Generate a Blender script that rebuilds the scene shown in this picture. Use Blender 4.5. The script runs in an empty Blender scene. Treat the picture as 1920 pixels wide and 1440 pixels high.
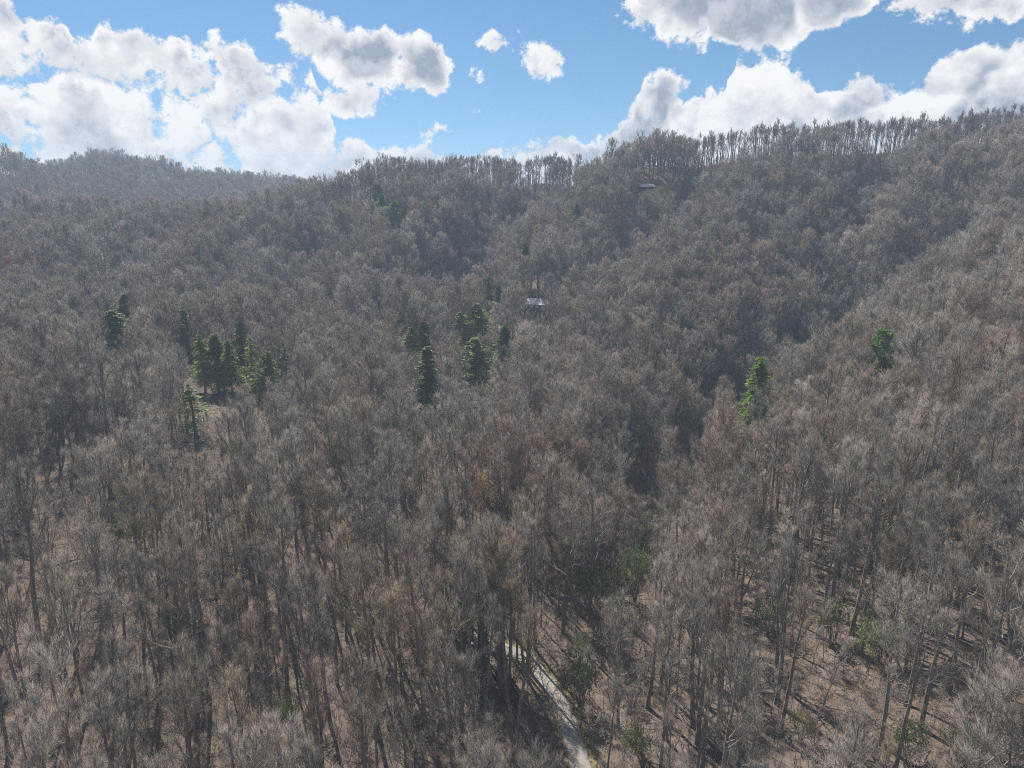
import bpy, math, random
import numpy as np

# ------------------------------------------------------------------ camera, sky, sun, exposure
scene = bpy.context.scene
col = scene.collection
F_PX, PITCH = 1333.0, math.radians(16.0)          # focal length in pixels of a 1920 wide frame, camera looks 16 deg down
cam_d = bpy.data.cameras.new("camera")
cam_d.sensor_width = 36.0
cam_d.lens = F_PX / 1920.0 * 36.0
cam_d.clip_start, cam_d.clip_end = 0.5, 20000.0
cam = bpy.data.objects.new("camera", cam_d)
col.objects.link(cam)
cam.location = (0, 0, 0)
cam.rotation_euler = (math.radians(90) - PITCH, 0, 0)
scene.camera = cam

SUN_EL, SUN_AZ = math.radians(47), math.radians(-24)   # azimuth from +Y, negative = left
sun_vec = np.array([math.sin(SUN_AZ) * math.cos(SUN_EL), math.cos(SUN_AZ) * math.cos(SUN_EL), math.sin(SUN_EL)])
sd = bpy.data.lights.new("sun", "SUN")
sd.energy, sd.angle, sd.color = 5.0, math.radians(0.55), (1.0, 0.95, 0.88)
sun = bpy.data.objects.new("sun", sd)
col.objects.link(sun)
from mathutils import Vector
sun.rotation_euler = Vector(-sun_vec).to_track_quat('-Z', 'Y').to_euler()

vs = scene.view_settings
vs.view_transform, vs.look, vs.exposure, vs.gamma = 'Standard', 'None', 0.38, 1.0
vs.use_curve_mapping = False
cy = scene.cycles
cy.max_bounces, cy.diffuse_bounces, cy.glossy_bounces, cy.transmission_bounces = 3, 2, 1, 1
cy.volume_bounces, cy.transparent_max_bounces = 1, 8
cy.use_denoising = False
cy.debug_use_spatial_splits = True
cy.sample_clamp_indirect = 4.0
cy.pixel_filter_type, cy.filter_width = 'BLACKMAN_HARRIS', 1.05
cy.caustics_reflective = cy.caustics_refractive = False


class NT:
    """small helper to write node trees"""
    def __init__(self, tree):
        self.t = tree

    def n(self, kind, **kw):
        nd = self.t.nodes.new(kind)
        for k, v in kw.items():
            setattr(nd, k, v)
        return nd

    def link(self, a, b):
        self.t.links.new(a, b)

    def put(self, sock, v):
        if isinstance(v, bpy.types.NodeSocket):
            self.t.links.new(v, sock)
        else:
            sock.default_value = v

    def m(self, op, a, b=None, c=None, clamp=False):
        nd = self.n('ShaderNodeMath', operation=op, use_clamp=clamp)
        for i, v in enumerate((a, b, c)):
            if v is not None:
                self.put(nd.inputs[i], v)
        return nd.outputs[0]

    def vm(self, op, a, b=None):
        nd = self.n('ShaderNodeVectorMath', operation=op)
        self.put(nd.inputs[0], a)
        if b is not None:
            self.put(nd.inputs[1], b)
        return nd.outputs['Value'] if op in ('LENGTH', 'DOT_PRODUCT') else nd.outputs[0]

    def smooth(self, v, a, b, lo=0.0, hi=1.0):
        nd = self.n('ShaderNodeMapRange', interpolation_type='SMOOTHSTEP')
        self.put(nd.inputs[0], v)
        for i, x in enumerate((a, b, lo, hi)):
            self.put(nd.inputs[i + 1], x)
        return nd.outputs[0]

    def mix(self, f, a, b, blend='MIX'):
        nd = self.n('ShaderNodeMix', data_type='RGBA', blend_type=blend)
        self.put(nd.inputs[0], f)
        self.put(nd.inputs[6], a)
        self.put(nd.inputs[7], b)
        return nd.outputs[2]

    def noise(self, vec, scale, detail=3.0, rough=0.5, out=0, dist=0.0):
        nd = self.n('ShaderNodeTexNoise')
        if vec is not None:
            self.put(nd.inputs['Vector'], vec)
        nd.inputs['Scale'].default_value = scale
        nd.inputs['Detail'].default_value = detail
        nd.inputs['Roughness'].default_value = rough
        nd.inputs['Distortion'].default_value = dist
        return nd.outputs[out]


def pix_dir(px, py):
    r, u = (px - 960) / F_PX, (720 - py) / F_PX
    c, s = math.cos(PITCH), math.sin(PITCH)
    return np.array([r, c + u * s, -s + u * c])


def az_el(px, py):
    d = pix_dir(px, py)
    return math.degrees(math.atan2(d[0], d[1])), math.degrees(math.atan2(d[2], math.hypot(d[0], d[1])))


HEAP_MID = 0.05


def build_world():
    w = bpy.data.worlds.new("World")
    scene.world = w
    w.use_nodes = True
    t = NT(w.node_tree)
    w.node_tree.nodes.clear()
    out = t.n('ShaderNodeOutputWorld')
    sky = t.n('ShaderNodeTexSky', sky_type='NISHITA', sun_disc=False)
    sky.sun_elevation, sky.sun_rotation = SUN_EL, SUN_AZ
    sky.altitude, sky.air_density, sky.dust_density, sky.ozone_density = 1200.0, 1.0, 0.1, 1.6
    co = t.n('ShaderNodeTexCoord').outputs['Generated']
    sp_ = t.n('ShaderNodeSeparateXYZ')
    t.link(co, sp_.inputs[0])
    cb_ = t.n('ShaderNodeCombineXYZ')
    t.link(sp_.outputs[0], cb_.inputs[0])
    t.link(sp_.outputs[1], cb_.inputs[1])
    t.link(t.m('ADD', t.m('MULTIPLY', t.m('ABSOLUTE', sp_.outputs[2]), 1.0), 0.12), cb_.inputs[2])
    t.link(t.vm('NORMALIZE', cb_.outputs[0]), sky.inputs[0])        # clear mountain air: no white band at the horizon

    # -------- cloud thickness as a function of direction (azimuth and elevation in degrees)
    g = bpy.data.node_groups.new("cloud_field", 'ShaderNodeTree')
    g.interface.new_socket("Dir", in_out='INPUT', socket_type='NodeSocketVector')
    g.interface.new_socket("Depth", in_out='OUTPUT', socket_type='NodeSocketFloat')
    k = NT(g)
    gi, go = k.n('NodeGroupInput'), k.n('NodeGroupOutput')
    d0 = k.vm('NORMALIZE', gi.outputs[0])
    # rounded heaps at several sizes, plus a swirl for ragged borders
    wob = k.n('ShaderNodeTexNoise')
    wob.inputs['Scale'].default_value = 14.0
    wob.inputs['Detail'].default_value = 2.0
    wob.inputs['Roughness'].default_value = 0.6
    k.link(d0, wob.inputs['Vector'])
    wv = k.vm('SUBTRACT', wob.outputs['Color'], (0.5, 0.5, 0.5))
    sc_ = k.n('ShaderNodeVectorMath', operation='SCALE')
    k.link(wv, sc_.inputs[0])
    sc_.inputs['Scale'].default_value = 0.045
    d1 = k.vm('ADD', d0, sc_.outputs[0])

    def heaps(nt_, vec):
        nz = nt_.n('ShaderNodeTexNoise', noise_type='RIDGED_MULTIFRACTAL', normalize=False)
        nz.inputs['Scale'].default_value = 13.0
        nz.inputs['Detail'].default_value = 6.0
        nz.inputs['Roughness'].default_value = 0.68
        nz.inputs['Lacunarity'].default_value = 2.1
        nz.inputs['Offset'].default_value = 0.75
        nz.inputs['Gain'].default_value = 1.6
        nt_.put(nz.inputs['Vector'], vec)
        return nz.outputs[0]

    sep = k.n('ShaderNodeSeparateXYZ')
    k.link(d1, sep.inputs[0])
    az = k.m('MULTIPLY', k.m('ARCTAN2', sep.outputs[0], sep.outputs[1]), 57.29578)
    el = k.m('MULTIPLY', k.m('ARCSINE', sep.outputs[2]), 57.29578)

    def curve(pts, lo, hi):
        """elevation of a cloud border along the azimuth, from pixel measurements"""
        ae = sorted(az_el(*p) for p in pts)
        fc = k.n('ShaderNodeFloatCurve')
        c = fc.mapping.curves[0]
        nor = [((a + 60) / 120, (e - lo) / (hi - lo)) for a, e in ae]
        nor = [(0.0, nor[0][1])] + nor + [(1.0, nor[-1][1])]
        while len(c.points) < len(nor):
            c.points.new(0.5, 0.5)
        for p, (x, y) in zip(c.points, nor):
            p.location = (x, min(max(y, 0), 1))
            p.handle_type = 'VECTOR'
        fc.mapping.update()
        x = k.m('DIVIDE', k.m('ADD', az, 60.0), 120.0)
        k.link(x, fc.inputs['Value'])
        return k.m('ADD', k.m('MULTIPLY', fc.outputs[0], hi - lo), lo)

    bank = curve([(-200, 330), (300, 340), (590, 292), (650, 256), (700, 254), (750, 266), (850, 270), (930, 256), (985, 268), (1050, 246), (1100, 238),
                  (1150, 222), (1185, 190), (1200, 138), (1240, 124), (1278, 145), (1290, 172), (1330, 152), (1366, 168),
                  (1374, 108), (1440, 90), (1475, 108), (1540, 168), (1600, 126), (1640, 120), (1670, 146), (1730, 152),
                  (1770, 108), (1800, 84), (1860, 60), (1920, 40), (2050, 10), (2150, 120)], -10, 30)
    depth = k.m('SUBTRACT', bank, el)
    # the big mass on the left: below its upper border and left of its right border
    left_top = curve([(-400, -200), (-60, -60), (20, 5), (105, 34), (128, 74), (160, 66), (172, 28), (230, 45), (290, 60), (390, 52),
                      (440, 66), (480, 95), (540, 100), (590, 112), (600, 180), (640, 300)], -10, 30)
    lo_e = az_el(560, 400)[1]
    depth = k.m('MAXIMUM', depth, k.m('MINIMUM', k.m('SUBTRACT', left_top, el), 1.05))

    def blob(px, py, rx, ry, rot=0.0):
        a, e = az_el(px, py)
        ra, re = rx / F_PX * 57.3 * 0.96, ry / F_PX * 57.3
        x, y = k.m('SUBTRACT', az, a), k.m('SUBTRACT', el, e)
        if rot:
            c, s = math.cos(rot), math.sin(rot)
            x, y = (k.m('ADD', k.m('MULTIPLY', x, c), k.m('MULTIPLY', y, s)),
                    k.m('SUBTRACT', k.m('MULTIPLY', y, c), k.m('MULTIPLY', x, s)))
        cv = k.n('ShaderNodeCombineXYZ')
        k.link(k.m('DIVIDE', x, ra), cv.inputs[0])
        k.link(k.m('DIVIDE', y, re), cv.inputs[1])
        return k.m('MULTIPLY', k.m('SUBTRACT', 1.0, k.vm('LENGTH', cv.outputs[0])), min(ra, re) * 1.15)

    for b in [(640, 95, 125, 52, -0.30), (785, 122, 68, 58), (640, 190, 88, 32, 0.12), (700, 110, 60, 55),
              (945, 86, 44, 26), (1022, 118, 44, 32, -0.3), (889, 211, 36, 18), (886, 136, 15, 12), (826, 243, 36, 9, 0.3),
              (1290, 10, 130, 60), (1400, 20, 150, 72), (1560, 5, 110, 48), (1800, 0, 115, 38), (1522, 82, 18, 12), (1205, 40, 40, 24)]:
        depth = k.m('MAXIMUM', depth, blob(*b))
    # elsewhere around the sky broken cumulus goes on, thinned out of view to cut fill light
    big = k.noise(d0, 2.6, 3.0, 0.5)
    away = k.smooth(k.m('ABSOLUTE', az), 38.0, 50.0)
    up = k.smooth(el, 13.5, 22.0)
    gen = k.m('MULTIPLY', k.m('SUBTRACT', big, 0.55), 34.0)
    gen = k.m('SUBTRACT', gen, k.m('MULTIPLY', k.m('SUBTRACT', 1.0, k.m('MAXIMUM', away, up)), 30.0))
    depth = k.m('MAXIMUM', k.m('SUBTRACT', depth, k.m('MULTIPLY', k.m('MAXIMUM', away, up), 30.0)), gen)
    hp = heaps(k, d1)
    depth = k.m('ADD', depth, k.m('MULTIPLY', k.m('SUBTRACT', HEAP_MID, hp), 1.1))
    fine = k.noise(d0, 55.0, 4.0, 0.68)
    depth = k.m('ADD', depth, k.m('MULTIPLY', k.m('SUBTRACT', fine, 0.5), 2.7))
    k.link(depth, go.inputs[0])
    g.interface.new_socket("Lit", in_out='OUTPUT', socket_type='NodeSocketFloat')
    hp2 = heaps(k, k.vm('ADD', d1, (-0.006, 0.0, 0.011)))
    k.link(k.m('ADD', k.m('SUBTRACT', hp2, hp), k.m('MULTIPLY', k.m('SUBTRACT', fine, 0.5), 1.5)), go.inputs[1])

    gn = t.n('ShaderNodeGroup')
    gn.node_tree = g
    t.link(co, gn.inputs[0])
    dep, slope = gn.outputs
    alpha = t.smooth(dep, -0.16, 0.42)
    lit = t.smooth(slope, -0.7, 0.6)
    patch = t.noise(co, 11.0, 3.0, 0.55)
    thick = t.m('MULTIPLY', t.smooth(dep, 0.25, 1.3), t.smooth(patch, 0.43, 0.60))
    zen = t.m('MULTIPLY', t.smooth(dep, 0.55, 1.6), t.smooth(sp_.outputs[2], 0.14, 0.20))   # grey undersides overhead
    thick = t.m('MAXIMUM', thick, zen)
    shade = t.m('SUBTRACT', t.m('ADD', 0.50, t.m('MULTIPLY', lit, 0.68)), t.m('MULTIPLY', thick, 0.8), clamp=True)
    ccol = t.mix(shade, (0.36, 0.42, 0.53, 1), (1.0, 1.0, 1.0, 1))
    bg1 = t.n('ShaderNodeBackground')
    hsv = t.n('ShaderNodeHueSaturation')
    hsv.inputs['Saturation'].default_value = 1.08
    t.link(t.mix(1.0, sky.outputs[0], (0.96, 1.06, 1.04, 1), 'MULTIPLY'), hsv.inputs['Color'])
    t.link(hsv.outputs[0], bg1.inputs[0])
    bg1.inputs[1].default_value = 0.082
    bg2 = t.n('ShaderNodeBackground')
    t.link(ccol, bg2.inputs[0])
    bg2.inputs[1].default_value = 0.76
    mx = t.n('ShaderNodeMixShader')
    t.link(alpha, mx.inputs[0])
    t.link(bg1.outputs[0], mx.inputs[1])
    t.link(bg2.outputs[0], mx.inputs[2])
    t.link(mx.outputs[0], out.inputs[0])
    w.cycles.sampling_method = 'NONE'


build_world()

# ------------------------------------------------------------------ terrain function
_rs = np.random.RandomState(7)
_LAT = _rs.rand(256, 256)


def vnoise(x, y):
    xi, yi = np.floor(x).astype(int), np.floor(y).astype(int)
    fx, fy = x - xi, y - yi
    fx, fy = fx * fx * (3 - 2 * fx), fy * fy * (3 - 2 * fy)
    a, b = _LAT[xi % 256, yi % 256], _LAT[(xi + 1) % 256, yi % 256]
    c, d = _LAT[xi % 256, (yi + 1) % 256], _LAT[(xi + 1) % 256, (yi + 1) % 256]
    return (a * (1 - fx) + b * fx) * (1 - fy) + (c * (1 - fx) + d * fx) * fy - 0.5


# columns: u = X / Y, then (distance Y, ground height); the camera is at height 0
COLS = [
    (-1.0, [(40, -70), (80, -68), (130, -62), (200, -58), (260, -56), (330, -46), (400, -38), (435, -32), (560, -50), (720, 18), (900, -30)]),
    (-0.70, [(40, -73), (80, -71), (130, -66), (200, -63), (260, -61), (330, -50), (400, -40), (435, -34), (560, -52), (720, 12), (860, -25)]),
    (-0.55, [(40, -74), (80, -73), (130, -69), (200, -66), (260, -64), (330, -54), (400, -42), (440, -35), (600, -54), (900, 10), (1050, -30)]),
    (-0.40, [(40, -75), (80, -74), (130, -72), (200, -69), (260, -67), (330, -58), (400, -43), (445, -36), (620, -56), (980, -11), (1150, -50)]),
    (-0.30, [(40, -76), (80, -75), (130, -74), (200, -72), (260, -70), (330, -60), (400, -43), (460, -29), (640, -60), (1000, -20), (1150, -60)]),
    (-0.17, [(40, -77), (80, -76), (130, -75), (200, -75), (260, -73), (330, -62), (400, -42), (450, -22), (500, -5), (620, -50), (1000, -60)]),
    (-0.06, [(40, -77), (80, -76), (130, -76), (200, -77), (260, -76), (330, -67), (400, -49), (470, -22), (518, -4), (600, -40), (1000, -70)]),
    (0.05, [(40, -77), (80, -76), (130, -77), (200, -78), (260, -74), (330, -55), (400, -40), (460, -20), (503, -2), (590, -40), (1000, -70)]),
    (0.20, [(40, -76), (80, -75), (130, -77), (200, -83), (245, -78), (300, -60), (360, -43), (430, -10), (472, 10), (560, -30), (1000, -70)]),
    (0.32, [(40, -74), (80, -73), (130, -74), (190, -78), (240, -82), (290, -64), (350, -40), (410, -9), (452, 10.5), (540, -28), (1000, -70)]),
    (0.45, [(40, -72), (80, -70), (130, -69), (190, -67), (260, -74), (300, -58), (350, -34), (400, -9), (438, 11), (530, -32), (1000, -70)]),
    (0.60, [(40, -69), (80, -67), (130, -63), (190, -56), (240, -55), (290, -44), (340, -22), (385, -2), (416, 19), (510, -26), (1000, -70)]),
    (0.75, [(40, -66), (80, -64), (130, -57), (190, -44), (240, -40), (290, -30), (330, -12), (362, 8), (388, 28), (490, -22), (1000, -70)]),
    (1.0, [(40, -63), (80, -59), (130, -48), (190, -34), (240, -26), (290, -14), (330, 8), (350, 22), (362, 30), (470, -20), (1000, -70)]),
]
_cu = np.array([c[0] for c in COLS])
_tt = np.linspace(0, 1, 401)
_YT = 40.0 * (1300.0 / 40.0) ** _tt                      # log spaced distances


def _profile(pts):
    x = np.log(np.array([p[0] for p in pts] + [1300.0]))
    z = np.array([p[1] for p in pts] + [pts[-1][1] - 15.0])
    h = np.diff(x)
    s = np.diff(z) / h
    m = np.zeros(len(x))
    for i in range(1, len(x) - 1):                      # monotone slopes, crests stay crests
        if s[i - 1] * s[i] > 0:
            m[i] = 2 * s[i - 1] * s[i] / (s[i - 1] + s[i])
    m[0], m[-1] = s[0], s[-1]
    xs = np.log(_YT)
    j = np.clip(np.searchsorted(x, xs) - 1, 0, len(h) - 1)
    t = (xs - x[j]) / h[j]
    return ((2 * t ** 3 - 3 * t ** 2 + 1) * z[j] + (t ** 3 - 2 * t ** 2 + t) * h[j] * m[j]
            + (-2 * t ** 3 + 3 * t ** 2) * z[j + 1] + (t ** 3 - t ** 2) * h[j] * m[j + 1])


_PROF = np.array([_profile(c[1]) for c in COLS])

# draws and gullies cut into the slopes: (X, Y) lines, depth, half width


def on_pix(px, py, Y):
    d = pix_dir(px, py)
    return d[0] / d[1] * Y, Y


GULLIES = [
    ([on_pix(1150, 930, 140), on_pix(1170, 900, 160), on_pix(1230, 840, 185), on_pix(1330, 770, 215), on_pix(1420, 690, 245),
      on_pix(1500, 640, 270), on_pix(1620, 580, 295), on_pix(1750, 530, 320)], 13.0, 12.0),
    ([on_pix(800, 480, 350), on_pix(880, 445, 390), on_pix(960, 400, 440), on_pix(1050, 365, 480)], 19.0, 21.0),
    ([on_pix(560, 520, 330), on_pix(600, 460, 380), on_pix(640, 410, 440)], 15.0, 19.0),
    ([on_pix(1080, 520, 330), on_pix(1180, 460, 370), on_pix(1290, 400, 410), on_pix(1360, 340, 430)], 17.0, 16.0),
    ([on_pix(1540, 560, 310), on_pix(1580, 470, 345), on_pix(1620, 400, 375), on_pix(1640, 330, 405)], 11.0, 14.0),
    ([on_pix(1700, 520, 310), on_pix(1760, 440, 330), on_pix(1830, 370, 352)], 9.0, 13.0),
    ([on_pix(200, 560, 320), on_pix(240, 470, 360), on_pix(280, 410, 400)], 10.0, 18.0),
    ([on_pix(400, 560, 310), on_pix(430, 470, 360), on_pix(450, 410, 400)], 10.0, 17.0),
]


def seg_dist(X, Y, line):
    best = np.full(np.shape(X), 1e9)
    for (x0, y0), (x1, y1) in zip(line[:-1], line[1:]):
        dx, dy = x1 - x0, y1 - y0
        t = np.clip(((X - x0) * dx + (Y - y0) * dy) / (dx * dx + dy * dy), 0, 1)
        best = np.minimum(best, np.hypot(X - x0 - t * dx, Y - y0 - t * dy))
    return best


def ground_raw(X, Y):
    X, Y = np.asarray(X, float), np.asarray(Y, float)
    Yc = np.clip(Y, 40.0, 1300.0)
    u = np.clip(X / np.clip(Yc, 40, None), -1.0, 1.0)
    ti = np.log(Yc / 40.0) / math.log(1300.0 / 40.0) * 400
    t0 = np.clip(ti.astype(int), 0, 399)
    tf = ti - t0
    j = np.clip(np.searchsorted(_cu, u) - 1, 0, len(_cu) - 2)
    f = (u - _cu[j]) / (_cu[j + 1] - _cu[j])
    f = f * f * (3 - 2 * f) * 0.6 + f * 0.4
    za = _PROF[j, t0] * (1 - tf) + _PROF[j, t0 + 1] * tf
    zb = _PROF[j + 1, t0] * (1 - tf) + _PROF[j + 1, t0 + 1] * tf
    z = za * (1 - f) + zb * f
    far = np.clip((Y - 180) / 200, 0, 1)
    z = z + vnoise(X / 62 + 3.3, Y / 62 + 9.1) * (2.0 + 7.0 * far) + vnoise(X / 27 + 31, Y / 27) * (1.2 + 4.0 * far)
    z = z + vnoise(X / 9 + 5, Y / 9 + 70) * 0.7 + vnoise(X / 3.3 + 15, Y / 3.3 + 7) * 0.22
    for line, dep, wid in GULLIES:
        z = z - dep * np.exp(-(seg_dist(X, Y, line) / wid) ** 2)
    z = z + np.where(Y < 40, (40 - Y) * 0.02, 0)
    return z


def hit_ground(px, py, f=ground_raw, y0=45.0, y1=1300.0):
    d = pix_dir(px, py)
    Ys = np.concatenate([np.arange(y0, 250, 0.5), np.arange(250, y1, 1.5)])
    X, Z = d[0] / d[1] * Ys, d[2] / d[1] * Ys
    below = np.nonzero(Z < f(X, Ys))[0]
    i = below[0] if len(below) else len(Ys) - 1
    return X[i], Ys[i]


# the road: measured along its middle, from the bottom of the frame up to where the trees hide it
ROAD_PIX = [(1103, 1500), (1088, 1440), (1078, 1400), (1066, 1360), (1052, 1325), (1034, 1295), (1014, 1268), (996, 1246), (972, 1230), (938, 1218), (900, 1208)]
ROAD = [hit_ground(px, py) for px, py in ROAD_PIX]
x0, y0 = ROAD[0]
ROAD = [(x0 + 9, y0 - 40), (x0 + 5, y0 - 18)] + ROAD
x1, y1 = ROAD[-1]
ROAD += [(x1 - 5, y1 + 6), (x1 - 8, y1 + 13)]


def catmull(P, n=10):
    P = np.array(P, float)
    Q = np.vstack([2 * P[0] - P[1], P, 2 * P[-1] - P[-2]])
    out = []
    for i in range(1, len(Q) - 2):
        for t in np.arange(n) / n:
            a, b, c, d = Q[i - 1], Q[i], Q[i + 1], Q[i + 2]
            out.append(0.5 * (2 * b + (c - a) * t + (2 * a - 5 * b + 4 * c - d) * t * t + (3 * b - a - 3 * c + d) * t ** 3))
    out.append(P[-1])
    return np.array(out)


ROADC = catmull(ROAD)
for _ in range(12):
    ROADC[1:-1] = 0.25 * ROADC[:-2] + 0.5 * ROADC[1:-1] + 0.25 * ROADC[2:]
ROADZ = ground_raw(ROADC[:, 0], ROADC[:, 1])
for _ in range(30):
    ROADZ[1:-1] = 0.25 * ROADZ[:-2] + 0.5 * ROADZ[1:-1] + 0.25 * ROADZ[2:]


def ground(X, Y):
    X, Y = np.atleast_1d(np.asarray(X, float)), np.atleast_1d(np.asarray(Y, float))
    z = ground_raw(X, Y)
    near = (np.abs(X) < 60) & (Y < 175)
    if near.any():
        xn, yn = X[near], Y[near]
        dd = np.full(xn.shape, 1e9)
        zz = np.zeros(xn.shape)
        for (rx, ry), rz in zip(ROADC, ROADZ):
            q = np.hypot(xn - rx, yn - ry)
            m = q < dd
            dd[m], zz[m] = q[m], rz
        w = np.clip((6.5 - dd) / 3.8, 0, 1)
        w = w * w * (3 - 2 * w)
        z[near] = z[near] * (1 - w) + zz * w
    return z


def gz(x, y):
    return float(ground(x, y)[0])


# ------------------------------------------------------------------ mesh helpers
def mesh_from(name, V, faces_by_size, mats=(), mat_idx=None, smooth=True):
    """faces_by_size: list of integer arrays (N, k)"""
    me = bpy.data.meshes.new(name)
    V = np.ascontiguousarray(V, dtype=np.float32)
    me.vertices.add(len(V))
    me.vertices.foreach_set("co", V.ravel())
    loops = np.concatenate([f.ravel() for f in faces_by_size]).astype(np.int32)
    tot = np.concatenate([np.full(len(f), f.shape[1], np.int32) for f in faces_by_size])
    start = np.concatenate([[0], np.cumsum(tot)[:-1]]).astype(np.int32)
    me.loops.add(len(loops))
    me.loops.foreach_set("vertex_index", loops)
    me.polygons.add(len(tot))
    me.polygons.foreach_set("loop_start", start)
    me.polygons.foreach_set("loop_total", tot)
    if mat_idx is not None:
        me.polygons.foreach_set("material_index", np.asarray(mat_idx, np.int32))
    me.polygons.foreach_set("use_smooth", np.full(len(tot), smooth))
    for m in mats:
        me.materials.append(m)
    me.update(calc_edges=True)
    me.validate()
    return me


def link(name, data, parent=None, loc=None, **props):
    o = bpy.data.objects.new(name, data)
    col.objects.link(o)
    if parent is not None:
        o.parent = parent
    if loc is not None:
        o.location = loc
    for k, v in props.items():
        o[k] = v
    return o


class Geo:
    """collects verts and faces of one mesh"""
    def __init__(self):
        self.V, self.F, self.M, self.n = [], [], [], 0

    def add(self, V, F, m=0):
        V = np.asarray(V, float).reshape(-1, 3)
        F = np.asarray(F, int)
        if len(F) == 0:
            return
        self.V.append(V)
        self.F.append(F + self.n)
        self.M.append(np.full(len(F), m))
        self.n += len(V)

    def mesh(self, name, mats, smooth=True):
        q = [f for f in self.F]
        order = sorted(range(len(q)), key=lambda i: q[i].shape[1])
        return mesh_from(name, np.vstack(self.V), [q[i] for i in order], mats, np.concatenate([self.M[i] for i in order]), smooth)

    def tubes(self, P, R, k, m=0):
        """P (B, n, 3) polylines, R (B, n) radii, k sides; open ended, last ring may be a point"""
        P, R = np.asarray(P, float), np.asarray(R, float)
        B, n, _ = P.shape
        T = np.gradient(P, axis=1)
        T /= np.linalg.norm(T, axis=2, keepdims=True) + 1e-9
        ref = np.where(np.abs(T[:, :1, 2:3]) > 0.9, np.array([1.0, 0, 0]), np.array([0, 0, 1.0]))
        a = np.cross(T, np.broadcast_to(ref, T.shape))
        a /= np.linalg.norm(a, axis=2, keepdims=True) + 1e-9
        b = np.cross(T, a)
        ang = np.arange(k) * 2 * math.pi / k
        ring = (P[:, :, None] + R[:, :, None, None] * (a[:, :, None] * np.cos(ang)[:, None] + b[:, :, None] * np.sin(ang)[:, None]))
        idx = np.arange(B * n * k).reshape(B, n, k)
        nx = np.roll(idx, -1, axis=2)
        F = np.stack([idx[:, :-1], nx[:, :-1], nx[:, 1:], idx[:, 1:]], axis=-1).reshape(-1, 4)
        self.add(ring.reshape(-1, 3), F, m)

    def spikes(self, A, D, L, r, m=0):
        """thin three sided tapering twigs from A along D"""
        B = len(A)
        ref = np.where(np.abs(D[:, 2:3]) > 0.9, np.array([1.0, 0, 0]), np.array([0, 0, 1.0]))
        a = np.cross(D, ref)
        a /= np.linalg.norm(a, axis=1, keepdims=True) + 1e-9
        b = np.cross(D, a)
        r = np.broadcast_to(np.asarray(r, float), (B,))[:, None]
        V = np.stack([A + a * r, A + (-0.5 * a + 0.866 * b) * r, A + (-0.5 * a - 0.866 * b) * r, A + D * L[:, None]], axis=1)
        i = np.arange(B)[:, None] * 4
        F = np.concatenate([i + [0, 1, 3], i + [1, 2, 3], i + [2, 0, 3]], axis=0)
        self.add(V.reshape(-1, 3), F, m)

    def leaves(self, C, A, B, m=0):
        """four cornered leaves: centre C, half axes A and B, slightly folded"""
        n = len(C)
        up = np.cross(A, B)
        up /= np.linalg.norm(up, axis=1, keepdims=True) + 1e-9
        fold = up * np.linalg.norm(B, axis=1, keepdims=True) * 0.35
        V = np.stack([C - A, C + B + fold, C + A, C - B + fold], axis=1)
        i = np.arange(n)[:, None] * 4
        self.add(V.reshape(-1, 3), np.concatenate([i + [0, 1, 2], i + [0, 2, 3]]), m)

    def box(self, lo, hi, m=0):
        x0, y0, z0 = lo
        x1, y1, z1 = hi
        V = [(x0, y0, z0), (x1, y0, z0), (x1, y1, z0), (x0, y1, z0), (x0, y0, z1), (x1, y0, z1), (x1, y1, z1), (x0, y1, z1)]
        self.add(V, [(0, 3, 2, 1), (4, 5, 6, 7), (0, 1, 5, 4), (1, 2, 6, 5), (2, 3, 7, 6), (3, 0, 4, 7)], m)


def norm(v):
    return v / (np.linalg.norm(v, axis=-1, keepdims=True) + 1e-9)


# ------------------------------------------------------------------ materials
def new_mat(name):
    m = bpy.data.materials.new(name)
    m.use_nodes = True
    m.node_tree.nodes.clear()
    t = NT(m.node_tree)
    out = t.n('ShaderNodeOutputMaterial')
    return m, t, out


def principled(t, out, colour, rough=0.85, spec=0.2, bump=None):
    p = t.n('ShaderNodeBsdfPrincipled')
    t.put(p.inputs['Base Color'], colour)
    p.inputs['Roughness'].default_value = rough
    p.inputs['Specular IOR Level'].default_value = spec
    if bump is not None:
        t.link(bump, p.inputs['Normal'])
    t.link(p.outputs[0], out.inputs[0])
    return p


def plain_mat(name, c, rough=0.8, spec=0.25, var=0.15, scale=3.0):
    m, t, out = new_mat(name)
    co = t.n('ShaderNodeTexCoord').outputs['Object']
    n = t.noise(co, scale, 4.0, 0.6)
    dark = tuple(x * (1 - var) for x in c) + (1,)
    lite = tuple(min(1, x * (1 + var)) for x in c) + (1,)
    principled(t, out, t.mix(t.smooth(n, 0.3, 0.7), dark, lite), rough, spec)
    return m


def tint_attr(t):
    a = t.n('ShaderNodeAttribute', attribute_type='INSTANCER', attribute_name='tint')
    return a.outputs['Color']


def mat_twig():
    m, t, out = new_mat("twigs")
    geo = t.n('ShaderNodeNewGeometry').outputs['Position']
    n = t.noise(geo, 0.9, 3.0, 0.6)
    c = t.mix(t.smooth(n, 0.25, 0.75), (0.72, 0.72, 0.74, 1), (1.22, 1.2, 1.16, 1))
    c = t.mix(1.0, tint_attr(t), c, 'MULTIPLY')
    principled(t, out, c, 0.75, 0.25)
    return m


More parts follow.
